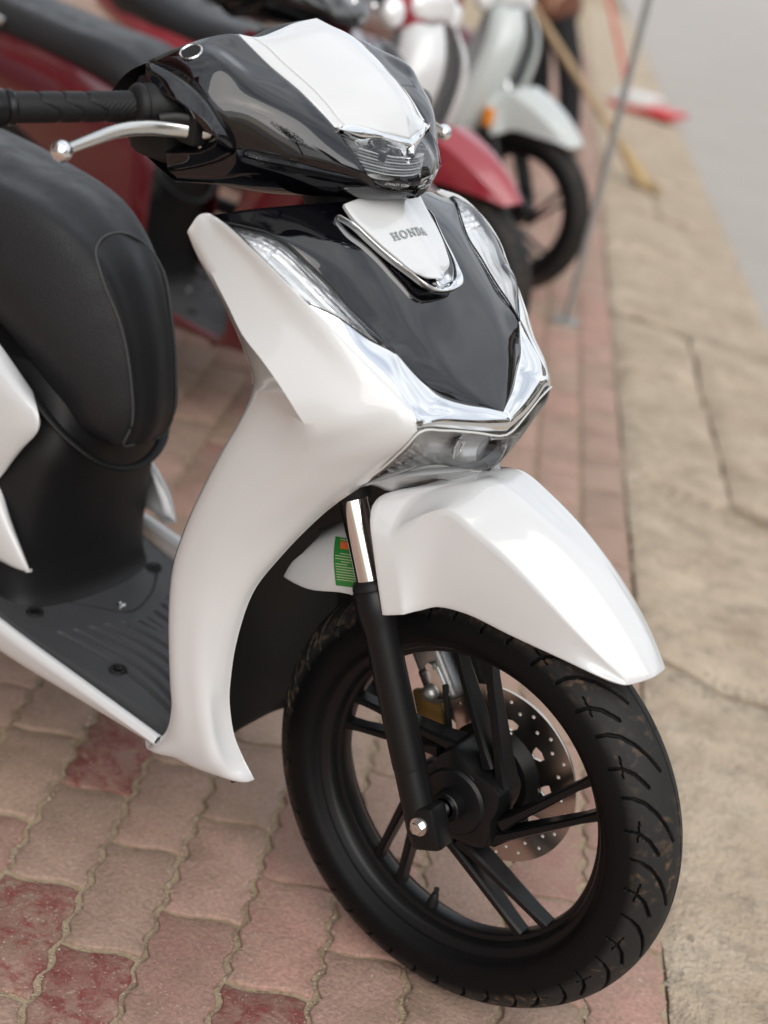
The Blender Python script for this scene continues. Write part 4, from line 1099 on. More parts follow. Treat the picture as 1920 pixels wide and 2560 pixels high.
for i in range(nu):
    for j in range(nv):
        a = j/(nv-1); b = i/(nu-1)
        G[i, j, 0] += 0.0015*abs(((a*12) % 1.0)*2-1)
v, f = shell(G, (1, 0, 0), 0)
mobj('headlight_reflector', v, f, 'lamp_chrome', hl, True, 15)
for q in range(7):   # fine louvres low in the lamp
    z = 0.984+q*0.0033
    sweep('louvre', [(-0.296, -0.060, z+0.004), (-0.273, -0.030, z), (-0.267, 0, z-0.001), (-0.273, 0.030, z), (-0.296, 0.060, z+0.004)], (0.0040, 0.0007), 'grey_plastic' if q % 2 else 'reflector', hl, n=8, k=4)
for sgn in (-1, 1):
    bbox('lamp_module', (-0.012, -0.020, -0.007), (0.006, 0.020, 0.007), 'projector', hl, 0.003,
         Matrix.Translation((-0.284, sgn*0.026, 1.004)) @ Matrix.Rotation(R(-sgn*24), 4, 'Z'))
me = textmesh('STANLEY V5246', 0.0042, 1.1)
me.transform(Matrix(((0, 0, 1, 0), (1, 0, 0, 0), (0, 1, 0, 0), (0, 0, 0, 1))))
me.transform(Matrix.Translation((-0.255, -0.034, 0.9775)))
drape(me, bvh_of(hl), (1, -0.25, 0), 0.0006)
finish('lens_marking', me, 'white_print', hl, False)

panel('cover_side', NET['cover_side'], 'gloss_black', scooter, (0.5, -0.6, 0.6), k=6, both=True, lip=0.006, rad=0.0012)
hood = panel('lever_hood', NET['cover_hood'], 'gloss_black', scooter, (0.5, -0.9, 0), k=5, both=True, lip=0.010, rad=0.0008)
panel('hood_inside', NET['cover_hood_inner'], 'dark', scooter, (0, -1, 0), k=4, both=True, lip=0)
panel('cover_lower', NET['cover_lower'], 'gloss_black', scooter, (1, -0.3, -0.4), k=5, sym=True, lip=0)
# rider's side of the cover
rear_edge = [NET['cover_side'][0][3], NET['cover_side'][0][2], NET['cover_side'][0][1], NET['cover_white'][0][0], NET['cover_white'][0][1], NET['cover_white'][0][2], NET['cover_white'][0][3], NET['cover_white'][0][4]]
rows = []
for p in rear_edge:
    p = np.array(p)
    w = 1-abs(p[1])/0.22
    rows.append([p+np.array([0, 0, -0.0012]), p+np.array([-0.028-0.02*w, 0, -0.020]), p+np.array([-0.050-0.035*w, 0, -0.060-0.02*w]), np.array([-0.50, p[1]*0.96, 0.965]), np.array([-0.455, p[1]*0.85, 0.935])])
panel('cover_rear', rows, 'black_plastic', scooter, (-1, 0, 0.6), k=4, sym=False, lip=0, both=True)
# mirror socket in the top of the near cover
cs = bpy.data.objects['cover_side']
bvc = bvh_of(cs)
h = bvc.ray_cast(Vector((-0.4453, -0.1824, 1.3)), Vector((0, 0, -1)))
if h[0] is not None:
    hp, hn = h[0], h[1]
    if hn.z < 0: hn = -hn
    t, s_, u_ = frame(hn, (0, 1, 0))
    ring, hole = [], []
    for i in range(28):
        a = 2*math.pi*i/28
        ring.append(hp + s_*(0.0118*math.cos(a)) + u_*(0.0118*math.sin(a)) + hn*0.0006)
    ring.append(ring[0])
    ms = empty('mirror_socket'); ms.parent = scooter
    sweep('socket_rim', ring, 0.0011, 'chrome', ms, n=6, cap=False)
    bm = bmesh.new()
    top = [bm.verts.new(p) for p in ring[:-1]]
    bm.faces.new(top); me = bpy.data.meshes.new('socket_dark_disc'); bm.to_mesh(me); bm.free()
    finish('socket_dark_disc', me, 'dark', ms, False)  # flat dark disc, the shade of the open hole put in as colour

# ---- grips, levers, bar
def bar_side(sg):
    y = lambda v: v*sg
    ax = lambda t: (-0.466-0.37*(t-0.23), y(-t), 1.013-0.09*(t-0.23))
    g = empty('throttle_grip' if sg > 0 else 'left_grip'); g.parent = scooter
    if sg < 0: g.name = 'grip'
    prof = [(0.230, 0.0155), (0.36, 0.0152)]
    N_ = 90
    path = [ax(0.232+0.128*i/N_) for i in range(N_+1)]
    # sleeve with S-shaped grooves and a cross-hatched pad
    v, f = [], []; n = 64
    for i, p in enumerate(path):
        t_, s_, u_ = frame(Vector(ax(0.4))-Vector(ax(0.2)))
        for k in range(n):
            a = 2*math.pi*k/n
            z_ = 0.232+0.128*i/N_
            wob = 0.010*math.tanh(2.6*math.sin(a+0.25))
            r = 0.0156
            for c0 in (0.276, 0.300, 0.324):
                d_ = abs(z_-c0-wob)
                if d_ < 0.0022: r -= 0.0016*(1-(d_/0.0022)**2)
            if z_ < 0.276+wob-0.003 and z_ > 0.238:
                r += 0.0004*(1 if (int(z_/0.0028)+int(k/2)) % 2 else -1)
            v.append(Vector(p)+s_*r*math.cos(a)+u_*r*math.sin(a))
    for i in range(N_):
        for k in range(n):
            k2 = (k+1) % n; f.append([i*n+k, (i+1)*n+k, (i+1)*n+k2, i*n+k2])
    mobj('sleeve', v, f, 'rubber', g, True, 40)
    sweep('flange', [ax(0.224), ax(0.226), ax(0.231), ax(0.234), ax(0.238)], [0.0215, 0.0238, 0.0238, 0.0215, 0.0160], 'rubber', g, n=40)
    sweep('collar', [ax(0.357), ax(0.359), ax(0.363), ax(0.365)], [0.0160, 0.0180, 0.0180, 0.0165], 'satin_black', g, n=32)
    sweep('bar_end', [ax(0.3655), ax(0.367), ax(0.372), ax(0.380), ax(0.398), ax(0.404), ax(0.406)], [0.0165, 0.0185, 0.0192, 0.0190, 0.0172, 0.0150, 0.0090], 'satin_black', g, n=36)
    sweep('housing', [ax(0.165), ax(0.17), ax(0.205), ax(0.22), ax(0.2245)], [0.020, 0.027, 0.027, 0.0245, 0.022], 'black_plastic', g, n=32)
    # lever
    L = [(-0.400, y(-0.186), 1.001), (-0.415, y(-0.205), 1.000), (-0.428, y(-0.228), 0.9995), (-0.436, y(-0.255), 0.9985), (-0.441, y(-0.285), 0.994), (-0.445, y(-0.315), 0.985), (-0.4475, y(-0.343), 0.9762)]
    lv = sweep('brake_lever', L, [(0.0080, 0.0078), (0.0074, 0.0084), (0.0066, 0.0082), (0.0060, 0.0077), (0.0056, 0.0070), (0.0052, 0.0060), (0.0047, 0.0051)], 'satin_metal', scooter, n=20, k=6, shape=superell(0.62))
    ball('lever_ball', (-0.4478, y(-0.3485), 0.9745), 0.0112, 'chrome', lv, 24)
    sweep('lever_root', [(-0.432, y(-0.232), 1.006), (-0.420, y(-0.212), 1.010), (-0.402, y(-0.190), 1.010), (-0.390, y(-0.172), 1.008)], [(0.004, 0.008), (0.006, 0.010), (0.009, 0.013), (0.010, 0.014)], 'satin_black', lv, n=16, k=4)
    bb = lathe('pivot_bolt', [(-0.004, 0), (-0.004, 0.0058), (0.001, 0.0058), (0.001, 0.0045), (0.007, 0.0045), (0.007, 0)], 'zinc', lv, (-0.404, y(-0.190), 0.985), 16, 'Z')
    bbox('master_cylinder', (-0.43, min(y(-0.165), y(-0.21)), 0.985), (-0.40, max(y(-0.165), y(-0.21)), 1.03), 'black_plastic', scooter, 0.006)
    bbox('switch_box', (-0.50, min(y(-0.12), y(-0.212)), 0.955), (-0.435, max(y(-0.12), y(-0.212)), 1.045), 'black_plastic', scooter, 0.016)
    return g
bar_side(1); bar_side(-1)
sweep('steering_neck', [(-0.215, 0, 0.66), (-0.30, 0, 0.86), (-0.385, 0, 0.99)], [0.05, 0.045, 0.045], 'black_plastic', scooter, n=20)

# ---- front wheel
WC = (0, 0, 0.283)
def tyre_mesh(nt_, npf, grooves):
    prof = []
    for a in np.linspace(-88, 88, npf):
        ar = math.radians(a)
        prof.append((0.0505*math.sin(ar), 0.2275+0.0555*math.cos(ar), a))
    side = [(0.0500, 0.2215), (0.0475, 0.2155), (0.0425, 0.2105), (0.0375, 0.2085), (0.0345, 0.2050)]
    full = [(-y, r, -100) for y, r in side[::-1]] + prof + [(y, r, 100) for y, r in side]
    m = len(full)
    per = 360/21.0
    polys = []
    for sg, sh in ((-1, 0.0), (1, per/2)):
        t0 = 50+sh
        polys += [[(t0+0.6, sg*70), (t0-0.2, sg*58), (t0-2.0, sg*46), (t0-5.2, sg*34), (t0-9.0, sg*23), (t0-13.4, sg*13)],
                  [(t0-8.4, sg*74), (t0-9.2, sg*60), (t0-11.6, sg*48), (t0-15.8, sg*36)],
                  [(t0-6.4, sg*57), (t0-11.6, sg*62)]]
    segs = []
    for pl in polys:
        for (t1, a1), (t2, a2) in zip(pl[:-1], pl[1:]): segs.append((t1, a1, t2, a2))
    KT, KA = 0.272*math.pi/180, 0.0535*math.pi/180
    verts = np.zeros((nt_, m, 3)); tread = np.zeros((nt_, m))
    Y_ = np.array([p[0] for p in full]); R_ = np.array([p[1] for p in full]); A_ = np.array([p[2] for p in full], float)
    inside = np.abs(A_) < 89
    th = np.arange(nt_)*360.0/nt_
    D = np.zeros((nt_, m))
    if grooves:
        TT, AA = np.meshgrid(th, A_, indexing='ij')
        for (t1, a1, t2, a2) in segs:
            hw_ = 0.0021 if abs(a1-a2) > 7 else 0.0010
            tc_ = (t1+t2)/2
            dt = ((TT-tc_+per/2) % per)-per/2+tc_
            px, py = dt*KT, AA*KA
            x1, y1, x2, y2 = t1*KT, a1*KA, t2*KT, a2*KA
            dx, dy = x2-x1, y2-y1
            u = np.clip(((px-x1)*dx+(py-y1)*dy)/(dx*dx+dy*dy), 0, 1)
            ds = np.hypot(px-x1-u*dx, py-y1-u*dy)
            D = np.maximum(D, np.clip((hw_-ds)/0.0007, 0, 1))
        ds = np.abs(AA-5)*KA
        D = np.maximum(D, np.clip((0.0020-ds)/0.001, 0, 1)*0.8)
        D *= (np.abs(AA) < 86)
    nrm_y = np.where(inside, np.sin(np.radians(A_)), 0); nrm_r = np.where(inside, np.cos(np.radians(A_)), 0)
    Rr = R_[None, :]-D*0.0046*nrm_r[None, :]; Yy = Y_[None, :]-D*0.0046*nrm_y[None, :]
    c, s = np.cos(np.radians(th))[:, None], np.sin(np.radians(th))[:, None]
    verts[..., 0] = Rr*c; verts[..., 1] = Yy; verts[..., 2] = Rr*s
    tread[:] = np.where(np.abs(A_) < 60, 1.0, np.clip((72-np.abs(A_))/12, 0, 1))[None, :]
    tread *= (1-D)
    faces = []
    for i in range(nt_):
        i2 = (i+1) % nt_
        for j in range(m-1): faces.append((i*m+j, i*m+j+1, i2*m+j+1, i2*m+j))
    me = bpy.data.meshes.new('tyre')
    me.from_pydata(verts.reshape(-1, 3).tolist(), [], faces)
    at = me.attributes.new('tread', 'FLOAT', 'POINT'); at.data.foreach_set('value', tread.ravel())
    return me

def build_wheel(parent, centre, detail=True, spoke_mat='satin_black'):
    w = empty('front_wheel' if detail else 'wheel', centre); w.parent = parent
    me = tyre_mesh(1680 if detail else 120, 121 if detail else 17, detail)
    finish('tyre', me, 'tyre', w, True, 40)
    rimp = [(-0.0355, 0.2085), (-0.0375, 0.2165), (-0.0365, 0.2180), (-0.0345, 0.2160), (-0.0325, 0.2095), (-0.0290, 0.2060), (-0.0270, 0.1990), (-0.0215, 0.1950), (-0.0130, 0.1925), (-0.0115, 0.1870), (-0.0085, 0.1855),
            (0.0085, 0.1855), (0.0115, 0.1870), (0.0130, 0.1925), (0.0215, 0.1950), (0.0270, 0.1990), (0.0290, 0.2060), (0.0325, 0.2095), (0.0345, 0.2160), (0.0365, 0.2180), (0.0375, 0.2165), (0.0355, 0.2085)]
    rim = lathe('rim', rimp, spoke_mat, w, (0, 0, 0), 160 if detail else 64, 'Y', sharp=40)
    if detail:
        lathe('rim_line', [(-0.0335, 0.2172), (-0.0328, 0.2178), (-0.0321, 0.2172)], 'satin_black', rim, (0, 0, 0), 120, 'Y', closed=True)
    hub = lathe('hub', [(-0.030, 0.0), (-0.030, 0.046), (-0.027, 0.050), (-0.024, 0.052), (0.020, 0.052), (0.045, 0.046), (0.045, 0)], spoke_mat, w, (0, 0, 0), 64, 'Y')
    if detail:
        lathe('hub_cap', [(-0.0302, 0.0), (-0.0345, 0.012), (-0.0365, 0.030), (-0.0345, 0.041), (-0.0305, 0.044)], 'fork_black', hub, (0, 0, 0), 56, 'Y')
        lathe('bearing_collar', [(-0.030, 0.020), (-0.050, 0.0195), (-0.052, 0.018), (-0.052, 0.013), (-0.047, 0.0125)], 'satin_black', hub, (0, 0, 0), 40, 'Y')
        lathe('axle_spacer', [(-0.045, 0.0105), (-0.078, 0.0098)], 'chrome', hub, (0, 0, 0), 32, 'Y')
    # five V pairs of spokes running tangentially off the hub
    def spoke(a0, r0, a1, r1, w0, w1):
        p0 = Vector((r0*math.cos(a0), 0, r0*math.sin(a0))); p1 = Vector((r1*math.cos(a1), 0, r1*math.sin(a1)))
        t = (p1-p0).normalized(); n = Vector((-t.z, 0, t.x))
        v = []
        for q in np.linspace(0, 1, 7):
            c = p0.lerp(p1, q); wd = (w0*(1-q)+w1*q)*(1+0.55*max(0, q-0.86)/0.14+0.5*max(0, 0.12-q)/0.12)
            yo = 0.018*(1-q)+0.0105*q
            for dx, dy in ((-0.62, -1.0), (0.62, -1.0), (1, -0.72), (1, 0.72), (0.62, 1), (-0.62, 1), (-1, 0.72), (-1, -0.72)):
                v.append(c+n*(wd*dx)+Vector((0, yo*dy, 0)))
        f = []
        for i in range(6):
            for k in range(8):
                k2 = (k+1) % 8; f.append([i*8+k, i*8+k2, (i+1)*8+k2, (i+1)*8+k])
        f += [list(range(8))[::-1], list(range(48, 56))]
        return mobj('spoke', v, [q[::-1] for q in f], spoke_mat, w, True, 25)
    for k in range(5):
        th = R(29+72*k)
        spoke(th-R(36), 0.062, th+R(7.0), 0.189, 0.0066, 0.0043)
        spoke(th-R(62), 0.064, th-R(6.5), 0.189, 0.0066, 0.0043)
    if detail:
        # hub shell with five blunt corners where the pairs leave it
        v, f = [], []; nn_ = 150
        prof_ = [(-0.0305, 0.62), (-0.0300, 0.80), (-0.0270, 0.95), (-0.0200, 1.0), (0.020, 1.0), (0.034, 0.85)]
        for i in range(nn_):
            a = 2*math.pi*i/nn_
            ph_ = ((a-R(29-30)) % R(72))/R(72)
            rr_ = 0.056+0.014*max(0, 1-abs(ph_-0.5)*2.2)
            for y_, k_ in prof_: v.append((rr_*k_*math.cos(a), y_, rr_*k_*math.sin(a)))
        m_ = len(prof_)
        for i in range(nn_):
            i2 = (i+1) % nn_
            for j in range(m_-1): f.append([i*m_+j, i*m_+j+1, i2*m_+j+1, i2*m_+j])
        mobj('hub_shell', v, f, spoke_mat, hub, True, 25)
    return w
wheel = build_wheel(scooter, WC)
# valve
va = R(268)
vd = Vector((math.cos(va), 0, math.sin(va)))
vs = sweep('valve_stem', [vd*0.186, vd*0.180, vd*0.174, vd*0.166, vd*0.165, vd*0.158, vd*0.157], [0.0075, 0.0078, 0.0062, 0.0045, 0.0036, 0.0036, 0.003], 'rubber', wheel, n=14)
# brake disc with drilled holes and slots, disc carrier
def at_disc(y): return Matrix(((1, 0, 0, 0), (0, 0, 1, y), (0, 1, 0, 0), (0, 0, 0, 1)))
loops = [circle2(0.120, 120), circle2(0.066, 60)]
for k in range(40):
    rr = (0.110, 0.100, 0.1085, 0.0975)[k % 4]; a = 2*math.pi*k/40
    loops.append(circle2(0.0028, 12, (rr*math.cos(a), rr*math.sin(a))))
for k in range(10):
    a0 = 2*math.pi*k/10+0.22
    loops.append([((0.070+0.016*u)*math.cos(a0+da), (0.070+0.016*u)*math.sin(a0+da)) for u, da in ((0.05, -0.05), (0.5, -0.13), (0.95, -0.12), (1.0, 0.0), (0.8, 0.11), (0.35, 0.08), (0.05, 0.03))])
disc = plate('brake_disc', loops, 0.0040, 'disc_steel', wheel, at_disc(0.0625), 0.0003)
lathe('disc_carrier', [(0.044, 0.030), (0.046, 0.058), (0.056, 0.066), (0.0605, 0.070), (0.0650, 0.070), (0.066, 0.030)], 'disc_black', wheel, (0, 0, 0), 60, 'Y')
for k in range(5):
    a = R(10+72*k)
    lathe('disc_bolt', [(0.058, 0), (0.058, 0.006), (0.0605, 0.0065)], 'zinc', wheel, (0.064*math.cos(a), -0.0005, 0.064*math.sin(a)), 6, 'Y', sharp=20)

# ---- fork
rk = R(28.0)
fax = Vector((-math.sin(rk), 0, math.cos(rk))); foff = Vector((-math.cos(rk), 0, -math.sin(rk)))*0.0097
def fork_leg(sg):
    b = Vector((0, -0.0870*sg, 0.283))+foff
    F = lambda s: b+fax*s
    leg = sweep('fork_leg', [F(-0.030), F(-0.024), F(-0.01), F(0.065), F(0.066), F(0.069), F(0.072), F(0.074), F(0.235), F(0.250), F(0.262), F(0.285), F(0.288)],
          [0.0160, 0.0190, 0.0200, 0.0200, 0.0200, 0.0206, 0.0206, 0.0208, 0.0208, 0.0228, 0.0245, 0.0245, 0.0225], 'fork_black', scooter, n=40, sharp=35)
    sweep('dust_seal', [F(0.2885), F(0.290), F(0.296), F(0.300)], [0.0230, 0.0232, 0.0220, 0.0182], 'rubber', leg, n=32)
    sweep('stanchion', [F(0.299), F(0.42)], 0.0172, 'chrome', leg, n=40)
    sweep('fork_clamp', [F(0.397), F(0.40), F(0.47)], [0.0215, 0.0235, 0.0235], 'black_plastic', leg, n=28)
    # axle lug
    bbox('axle_lug', (-0.021, -0.0185, -0.033), (0.022, 0.0150, 0.022), 'fork_black', leg, 0.006,
         Matrix.Translation((0, -0.0870*sg+(0 if sg > 0 else 0.0), 0.283)) @ Matrix.Rotation(-rk, 4, 'Y'))
    lathe('axle_bolt', [(-0.0140, 0.0), (-0.0145, 0.0035), (-0.0140, 0.0075), (-0.006, 0.0078)], 'zinc', leg, (0, -0.1010*sg, 0.283), 6, 'Y', sharp=15, phase=0.3)
    lathe('axle_washer', [(-0.0065, 0.0), (-0.0070, 0.0115), (-0.0050, 0.0122), (-0.003, 0.0122)], 'zinc', leg, (0, -0.1010*sg, 0.283), 28, 'Y')
    return leg
fork_leg(1); fork_leg(-1)
# caliper on the far leg
cal = bbox('brake_caliper', (-0.022, -0.030, -0.042), (0.024, 0.026, 0.042), 'cast', scooter, 0.009,
           Matrix.Translation((-0.108, 0.070, 0.385)) @ Matrix.Rotation(R(-40), 4, 'Y'), 3)
bbox('caliper_body', (-0.016, -0.034, -0.020), (0.018, -0.026, 0.024), 'satin_metal', cal, 0.004, Matrix.Translation((-0.100, 0.070, 0.372)) @ Matrix.Rotation(R(-40), 4, 'Y'))
bbox('caliper_pin', (-0.003, -0.036, -0.034), (0.003, -0.028, 0.034), 'dark', cal, 0.001, Matrix.Translation((-0.072, 0.070, 0.350)) @ Matrix.Rotation(R(-20), 4, 'Y'))
bbox('caliper_bracket', (-0.022, -0.006, -0.030), (0.020, 0.006, 0.032), 'gold', cal, 0.004, Matrix.Translation((-0.100, 0.052, 0.326)) @ Matrix.Rotation(R(-28), 4, 'Y'))
ball('caliper_piston', (-0.100, 0.036, 0.362), 0.012, 'cast', cal, 16)
lathe('caliper_bolt', [(-0.006, 0), (-0.006, 0.006), (0.002, 0.006)], 'zinc', cal, (-0.108, 0.036, 0.398), 6, 'Y', sharp=20)
sweep('brake_hose', [(-0.125, 0.075, 0.41), (-0.145, 0.078, 0.45), (-0.14, 0.080, 0.50), (-0.17, 0.075, 0.56), (-0.21, 0.06, 0.64)], 0.0048, 'rubber', scooter, n=10, k=5)

# ---- fender
fen = panel('front_fender', NET['fender'], 'white', scooter, (0.3, -0.5, 0.9), k=7, rc=(7,), cc=(2, 8), sym=True, lip=0.004, rad=0.0014, sharp=60)
fr_ = panel('fender_rear', NET['fender_rear'], 'white', scooter, (-0.4, -0.7, 0.5), k=5, sym=True, lip=0.004, rad=0.001)
# green label with pale print on the near side of the rear fender
bvf = bvh_of(fr_)
lab = [(-0.2226, 0.5687), (-0.1892, 0.5793), (-0.1622, 0.5207), (-0.2006, 0.5069)]
LB = None
def lab_pt(u, v):
    a = np.array(lab[0])*(1-u)+np.array(lab[1])*u; b = np.array(lab[3])*(1-u)+np.array(lab[2])*u
    p = a*(1-v)+b*v
    return Vector((p[0], -0.10, p[1]))
def lab_patch(name, u0, v0, u1, v1, off, mat, parent, nu=6, nv=8):
    v, f = [], []
    for i in range(nu+1):
        for j in range(nv+1):
            p = lab_pt(u0+(u1-u0)*i/nu, v0+(v1-v0)*j/nv)
            h_ = bvf.ray_cast(p, Vector((0, 1, 0)))
            q = (h_[0] if h_[0] is not None else Vector((p.x, -0.074, p.z)))+Vector((0, -off, 0))
            v.append(q)
    for i in range(nu):
        for j in range(nv):
            a = i*(nv+1)+j; f.append([a, a+nv+1, a+nv+2, a+1])
    return mobj(name, v, f, mat, parent, True, 0)
LB = lab_patch('label', 0, 0.10, 1, 1, 0.0006, 'green', fr_)
lab_patch('label_print', 0.28, 0.16, 0.80, 0.29, 0.0010, 'orange', LB, 3, 3)
for q, (a, b) in enumerate([(0.25, 0.75), (0.3, 0.9), (0.08, 0.7), (0.08, 0.95), (0.3, 0.7), (0.08, 0.55), (0.08, 0.95), (0.08, 0.95), (0.08, 0.9), (0.08, 0.95), (0.08, 0.95), (0.08, 0.95)]):
    vv = 0.125 if q == 0 else 0.32+q*0.050
    lab_patch('label_line', a, vv, b, vv+0.014, 0.0010, 'pale_print', LB, 3, 1)

# ---- inner fender liner behind the wheel
rows = []
for (xe, ze, ye, xc, zc) in [(-0.150, 0.675, -0.132, -0.150, 0.690), (-0.185, 0.635, -0.143, -0.215, 0.640), (-0.235, 0.560, -0.153, -0.290, 0.560), (-0.272, 0.470, -0.163, -0.330, 0.460), (-0.279, 0.365, -0.165, -0.345, 0.350), (-0.262, 0.285, -0.160, -0.345, 0.270), (-0.232, 0.232, -0.150, -0.335, 0.205)]:
    rows.append([(xe-0.004, ye, ze), (xe-0.004-(xe-xc)*0.12, ye*0.86, ze*0.97+zc*0.03), (xe-(xe-xc)*0.55, ye*0.70, (ze+zc)/2), (xc+0.008, ye*0.45, zc), (xc, 0, zc)])
inn = panel('inner_fender', rows, 'black_plastic', scooter, (1, 0, 0), k=6, sym=True, lip=0.012, rad=0.001, cc=(2, 6))
for zz in (0.283, 0.255):
    bbox('liner_rib', (-0.010, -0.075, -0.0045), (0.006, 0.075, 0.0045), 'black_plastic', inn, 0.002, Matrix.Translation((-0.322, 0, zz)) @ Matrix.Rotation(R(12), 4, 'Y'))
lathe('liner_clip', [(-0.002, 0), (-0.002, 0.006), (0.0, 0.007)], 'dark', inn, (-0.262, -0.149, 0.262), 14, 'Y')
rows = [[np.array(r[-1])+np.array([-0.002, 0, -0.004]), np.array(r[-1])*np.array([1, 0.9, 1])+np.array([-0.035, 0, -0.004]), np.array(r[-1])*np.array([1, 0.75, 1])+np.array([-0.085, 0, 0.004])] for r in NET['lamp_lens']]
panel('lamp_tray', rows, 'black_plastic', scooter, (0, 0, -1), k=4, sym=False, both=True, lip=0)

# ---- floor, skirt, boxes
FZ = 0.257
def skirt_rows():
    rows = []
    for x in (-0.350, -0.372, -0.42, -0.50, -0.60, -0.70, -0.82, -0.95):
        zt = 0.251+(-0.358-x)*0.104; zb = 0.2325+max(0, -0.65-x)*0.03; yo = -0.1885-0.010*min(1, (-0.36-x)/0.25)
        rows.append([(x, yo+0.018, zt-0.012), (x, yo+0.012, zt-0.002), (x, yo+0.004, zt-0.001), (x, yo-0.001, zt-0.006), (x, yo-0.001, (zt+zb)/2), (x, yo+0.005, zb+0.002), (x, yo+0.035, zb-0.010)])
    return rows
panel('floor_skirt', skirt_rows(), 'white', scooter, (0, -1, 0.3), k=5, both=True, lip=0.002, rad=0.0006)
# step floor: dished plate with raised curved ribs
def floor_z(x, y):
    ay = abs(y)
    z = FZ
    if x < -0.60: z += 1.1*(-0.60-x)**2
    hw = 0.158
    if ay > hw: z -= min(0.014, 0.030*((ay-hw)/0.018)**2)
    return z
xs = np.linspace(-0.80, -0.325, 240); ys = np.linspace(-0.178, 0.178, 230)
ribs = []
for q in range(6):
    off = 0.022*q
    pts = []
    for t in np.linspace(0, 1, 110):
        # curved like a fan: from the rear inner area to the front outer corner
        x = -0.600+0.255*t+0.02*q*(1-t)*0.4
        y = -0.122+off*1.05-0.026*t**3*(1+0.55*q)+0.008*math.sin(math.pi*t)
        pts.append((x, y))
    ribs.append(np.array(pts))
Gf = np.zeros((len(xs), len(ys), 3))
for i, x in enumerate(xs):
    for j, y in enumerate(ys):
        z = floor_z(x, y)
        ay = -abs(y)
        if x > -0.62 and ay < -0.006:
            for rb in ribs:
                d_ = np.min(np.hypot(rb[:, 0]-x, rb[:, 1]-ay))
                if d_ < 0.0044: z -= 0.0040*(1-(d_/0.0044)**2)
        Gf[i, j] = (x, y, z)
v, f = shell(Gf, (0, 0, 1), 0)
floor_o = mobj('step_floor', v, f, 'floor_plastic', scooter, True, 60)
for sx, sy in ((-0.656, -0.118), (-0.484, -0.124), (-0.656, 0.118), (-0.484, 0.124)):
    lathe('floor_well', [(0.0006, 0.0125), (0.0034, 0.0115), (0.0030, 0.0092), (0.0012, 0.0086), (0.0012, 0.0)], 'dark', floor_o, (sx, sy, floor_z(sx, sy)), 24, 'Z')
    lathe('floor_bolt', [(0.0014, 0.0062), (0.0042, 0.0058), (0.0048, 0.003), (0.0034, 0.0)], 'satin_black', floor_o, (sx, sy, floor_z(sx, sy)), 6, 'Z', sharp=20)
lathe('floor_bolt', [(0.0, 0.0070), (0.003, 0.0062), (0.0044, 0.0035), (0.003, 0.0)], 'zinc', floor_o, (-0.605, 0, floor_z(-0.605, 0)), 16, 'Z')
# seam across the back of the floor mat
sweep('floor_seam', [(-0.70, -0.10, floor_z(-0.70, .1)+.0002), (-0.63, -0.04, FZ+.0002), (-0.585, 0.0, FZ+.0002), (-0.60, 0.05, FZ+.0002), (-0.66, 0.13, floor_z(-.66, .1)+.0002)], 0.0014, 'dark', floor_o, n=6, k=6)
# rider side of the leg shield
rows = []
for z, x, w in [(0.25, -0.290, 0.150), (0.30, -0.300, 0.155), (0.42, -0.310, 0.158), (0.55, -0.290, 0.155), (0.66, -0.250, 0.160), (0.78, -0.255, 0.170), (0.86, -0.300, 0.180), (0.925, -0.340, 0.190)]:
    rows.append([(x, -w, z), (x-0.008, -w*0.7, z), (x-0.014, -w*0.3, z), (x-0.016, 0, z)])
panel('inner_shield', rows, 'black_plastic', scooter, (-1, 0, 0.1), k=5, sym=True, lip=0)
# under-seat cover
rows = []
for z, x, w in [(0.254, -0.645, 0.146), (0.266, -0.664, 0.146), (0.300, -0.676, 0.146), (0.36, -0.678, 0.144), (0.45, -0.668, 0.134), (0.49, -0.660, 0.124), (0.54, -0.665, 0.105), (0.60, -0.70, 0.09)]:
    rows.append([(x-0.22, -w-0.012, z), (x-0.07, -w-0.002, z), (x-0.012, -w*0.82, z), (x+0.004, -w*0.45, z), (x+0.008, 0, z)])
panel('seat_box_cover', rows, 'black_plastic', scooter, (1, -0.2, 0), k=5, sym=True, lip=0)
rim_pts = [(-0.735, -0.105, 0.580), (-0.690, -0.100, 0.545), (-0.650, -0.080, 0.512), (-0.622, -0.05, 0.488), (-0.612, 0, 0.478), (-0.622, 0.05, 0.488), (-0.645, 0.085, 0.505), (-0.690, 0.110, 0.535)]
sweep('seat_lip', rim_pts, (0.008, 0.004), 'black_plastic', scooter, n=12, k=6)

# ---- seat
stations = [((-0.634, -0.040, 0.513), (-0.605, -0.036, 0.519), (-0.599, 0.519)), ((-0.657, -0.060, 0.527), (-0.593, -0.040, 0.555), (-0.586, 0.555)), ((-0.683, -0.076, 0.556), (-0.603, -0.043, 0.620), (-0.595, 0.622)),
            ((-0.730, -0.092, 0.600), (-0.626, -0.047, 0.682), (-0.618, 0.685)), ((-0.790, -0.107, 0.645), (-0.668, -0.055, 0.746), (-0.660, 0.752)), ((-0.88, -0.122, 0.682), (-0.745, -0.074, 0.795), (-0.737, 0.802)),
            ((-1.02, -0.134, 0.712), (-0.92, -0.098, 0.820), (-0.90, 0.829)), ((-1.20, -0.139, 0.735), (-1.15, -0.108, 0.828), (-1.13, 0.838)), ((-1.38, -0.12, 0.765), (-1.36, -0.09, 0.834), (-1.35, 0.842)), ((-1.50, -0.05, 0.80), (-1.50, -0.04, 0.822), (-1.50, 0.828))]
rows = []
pad_edge = []
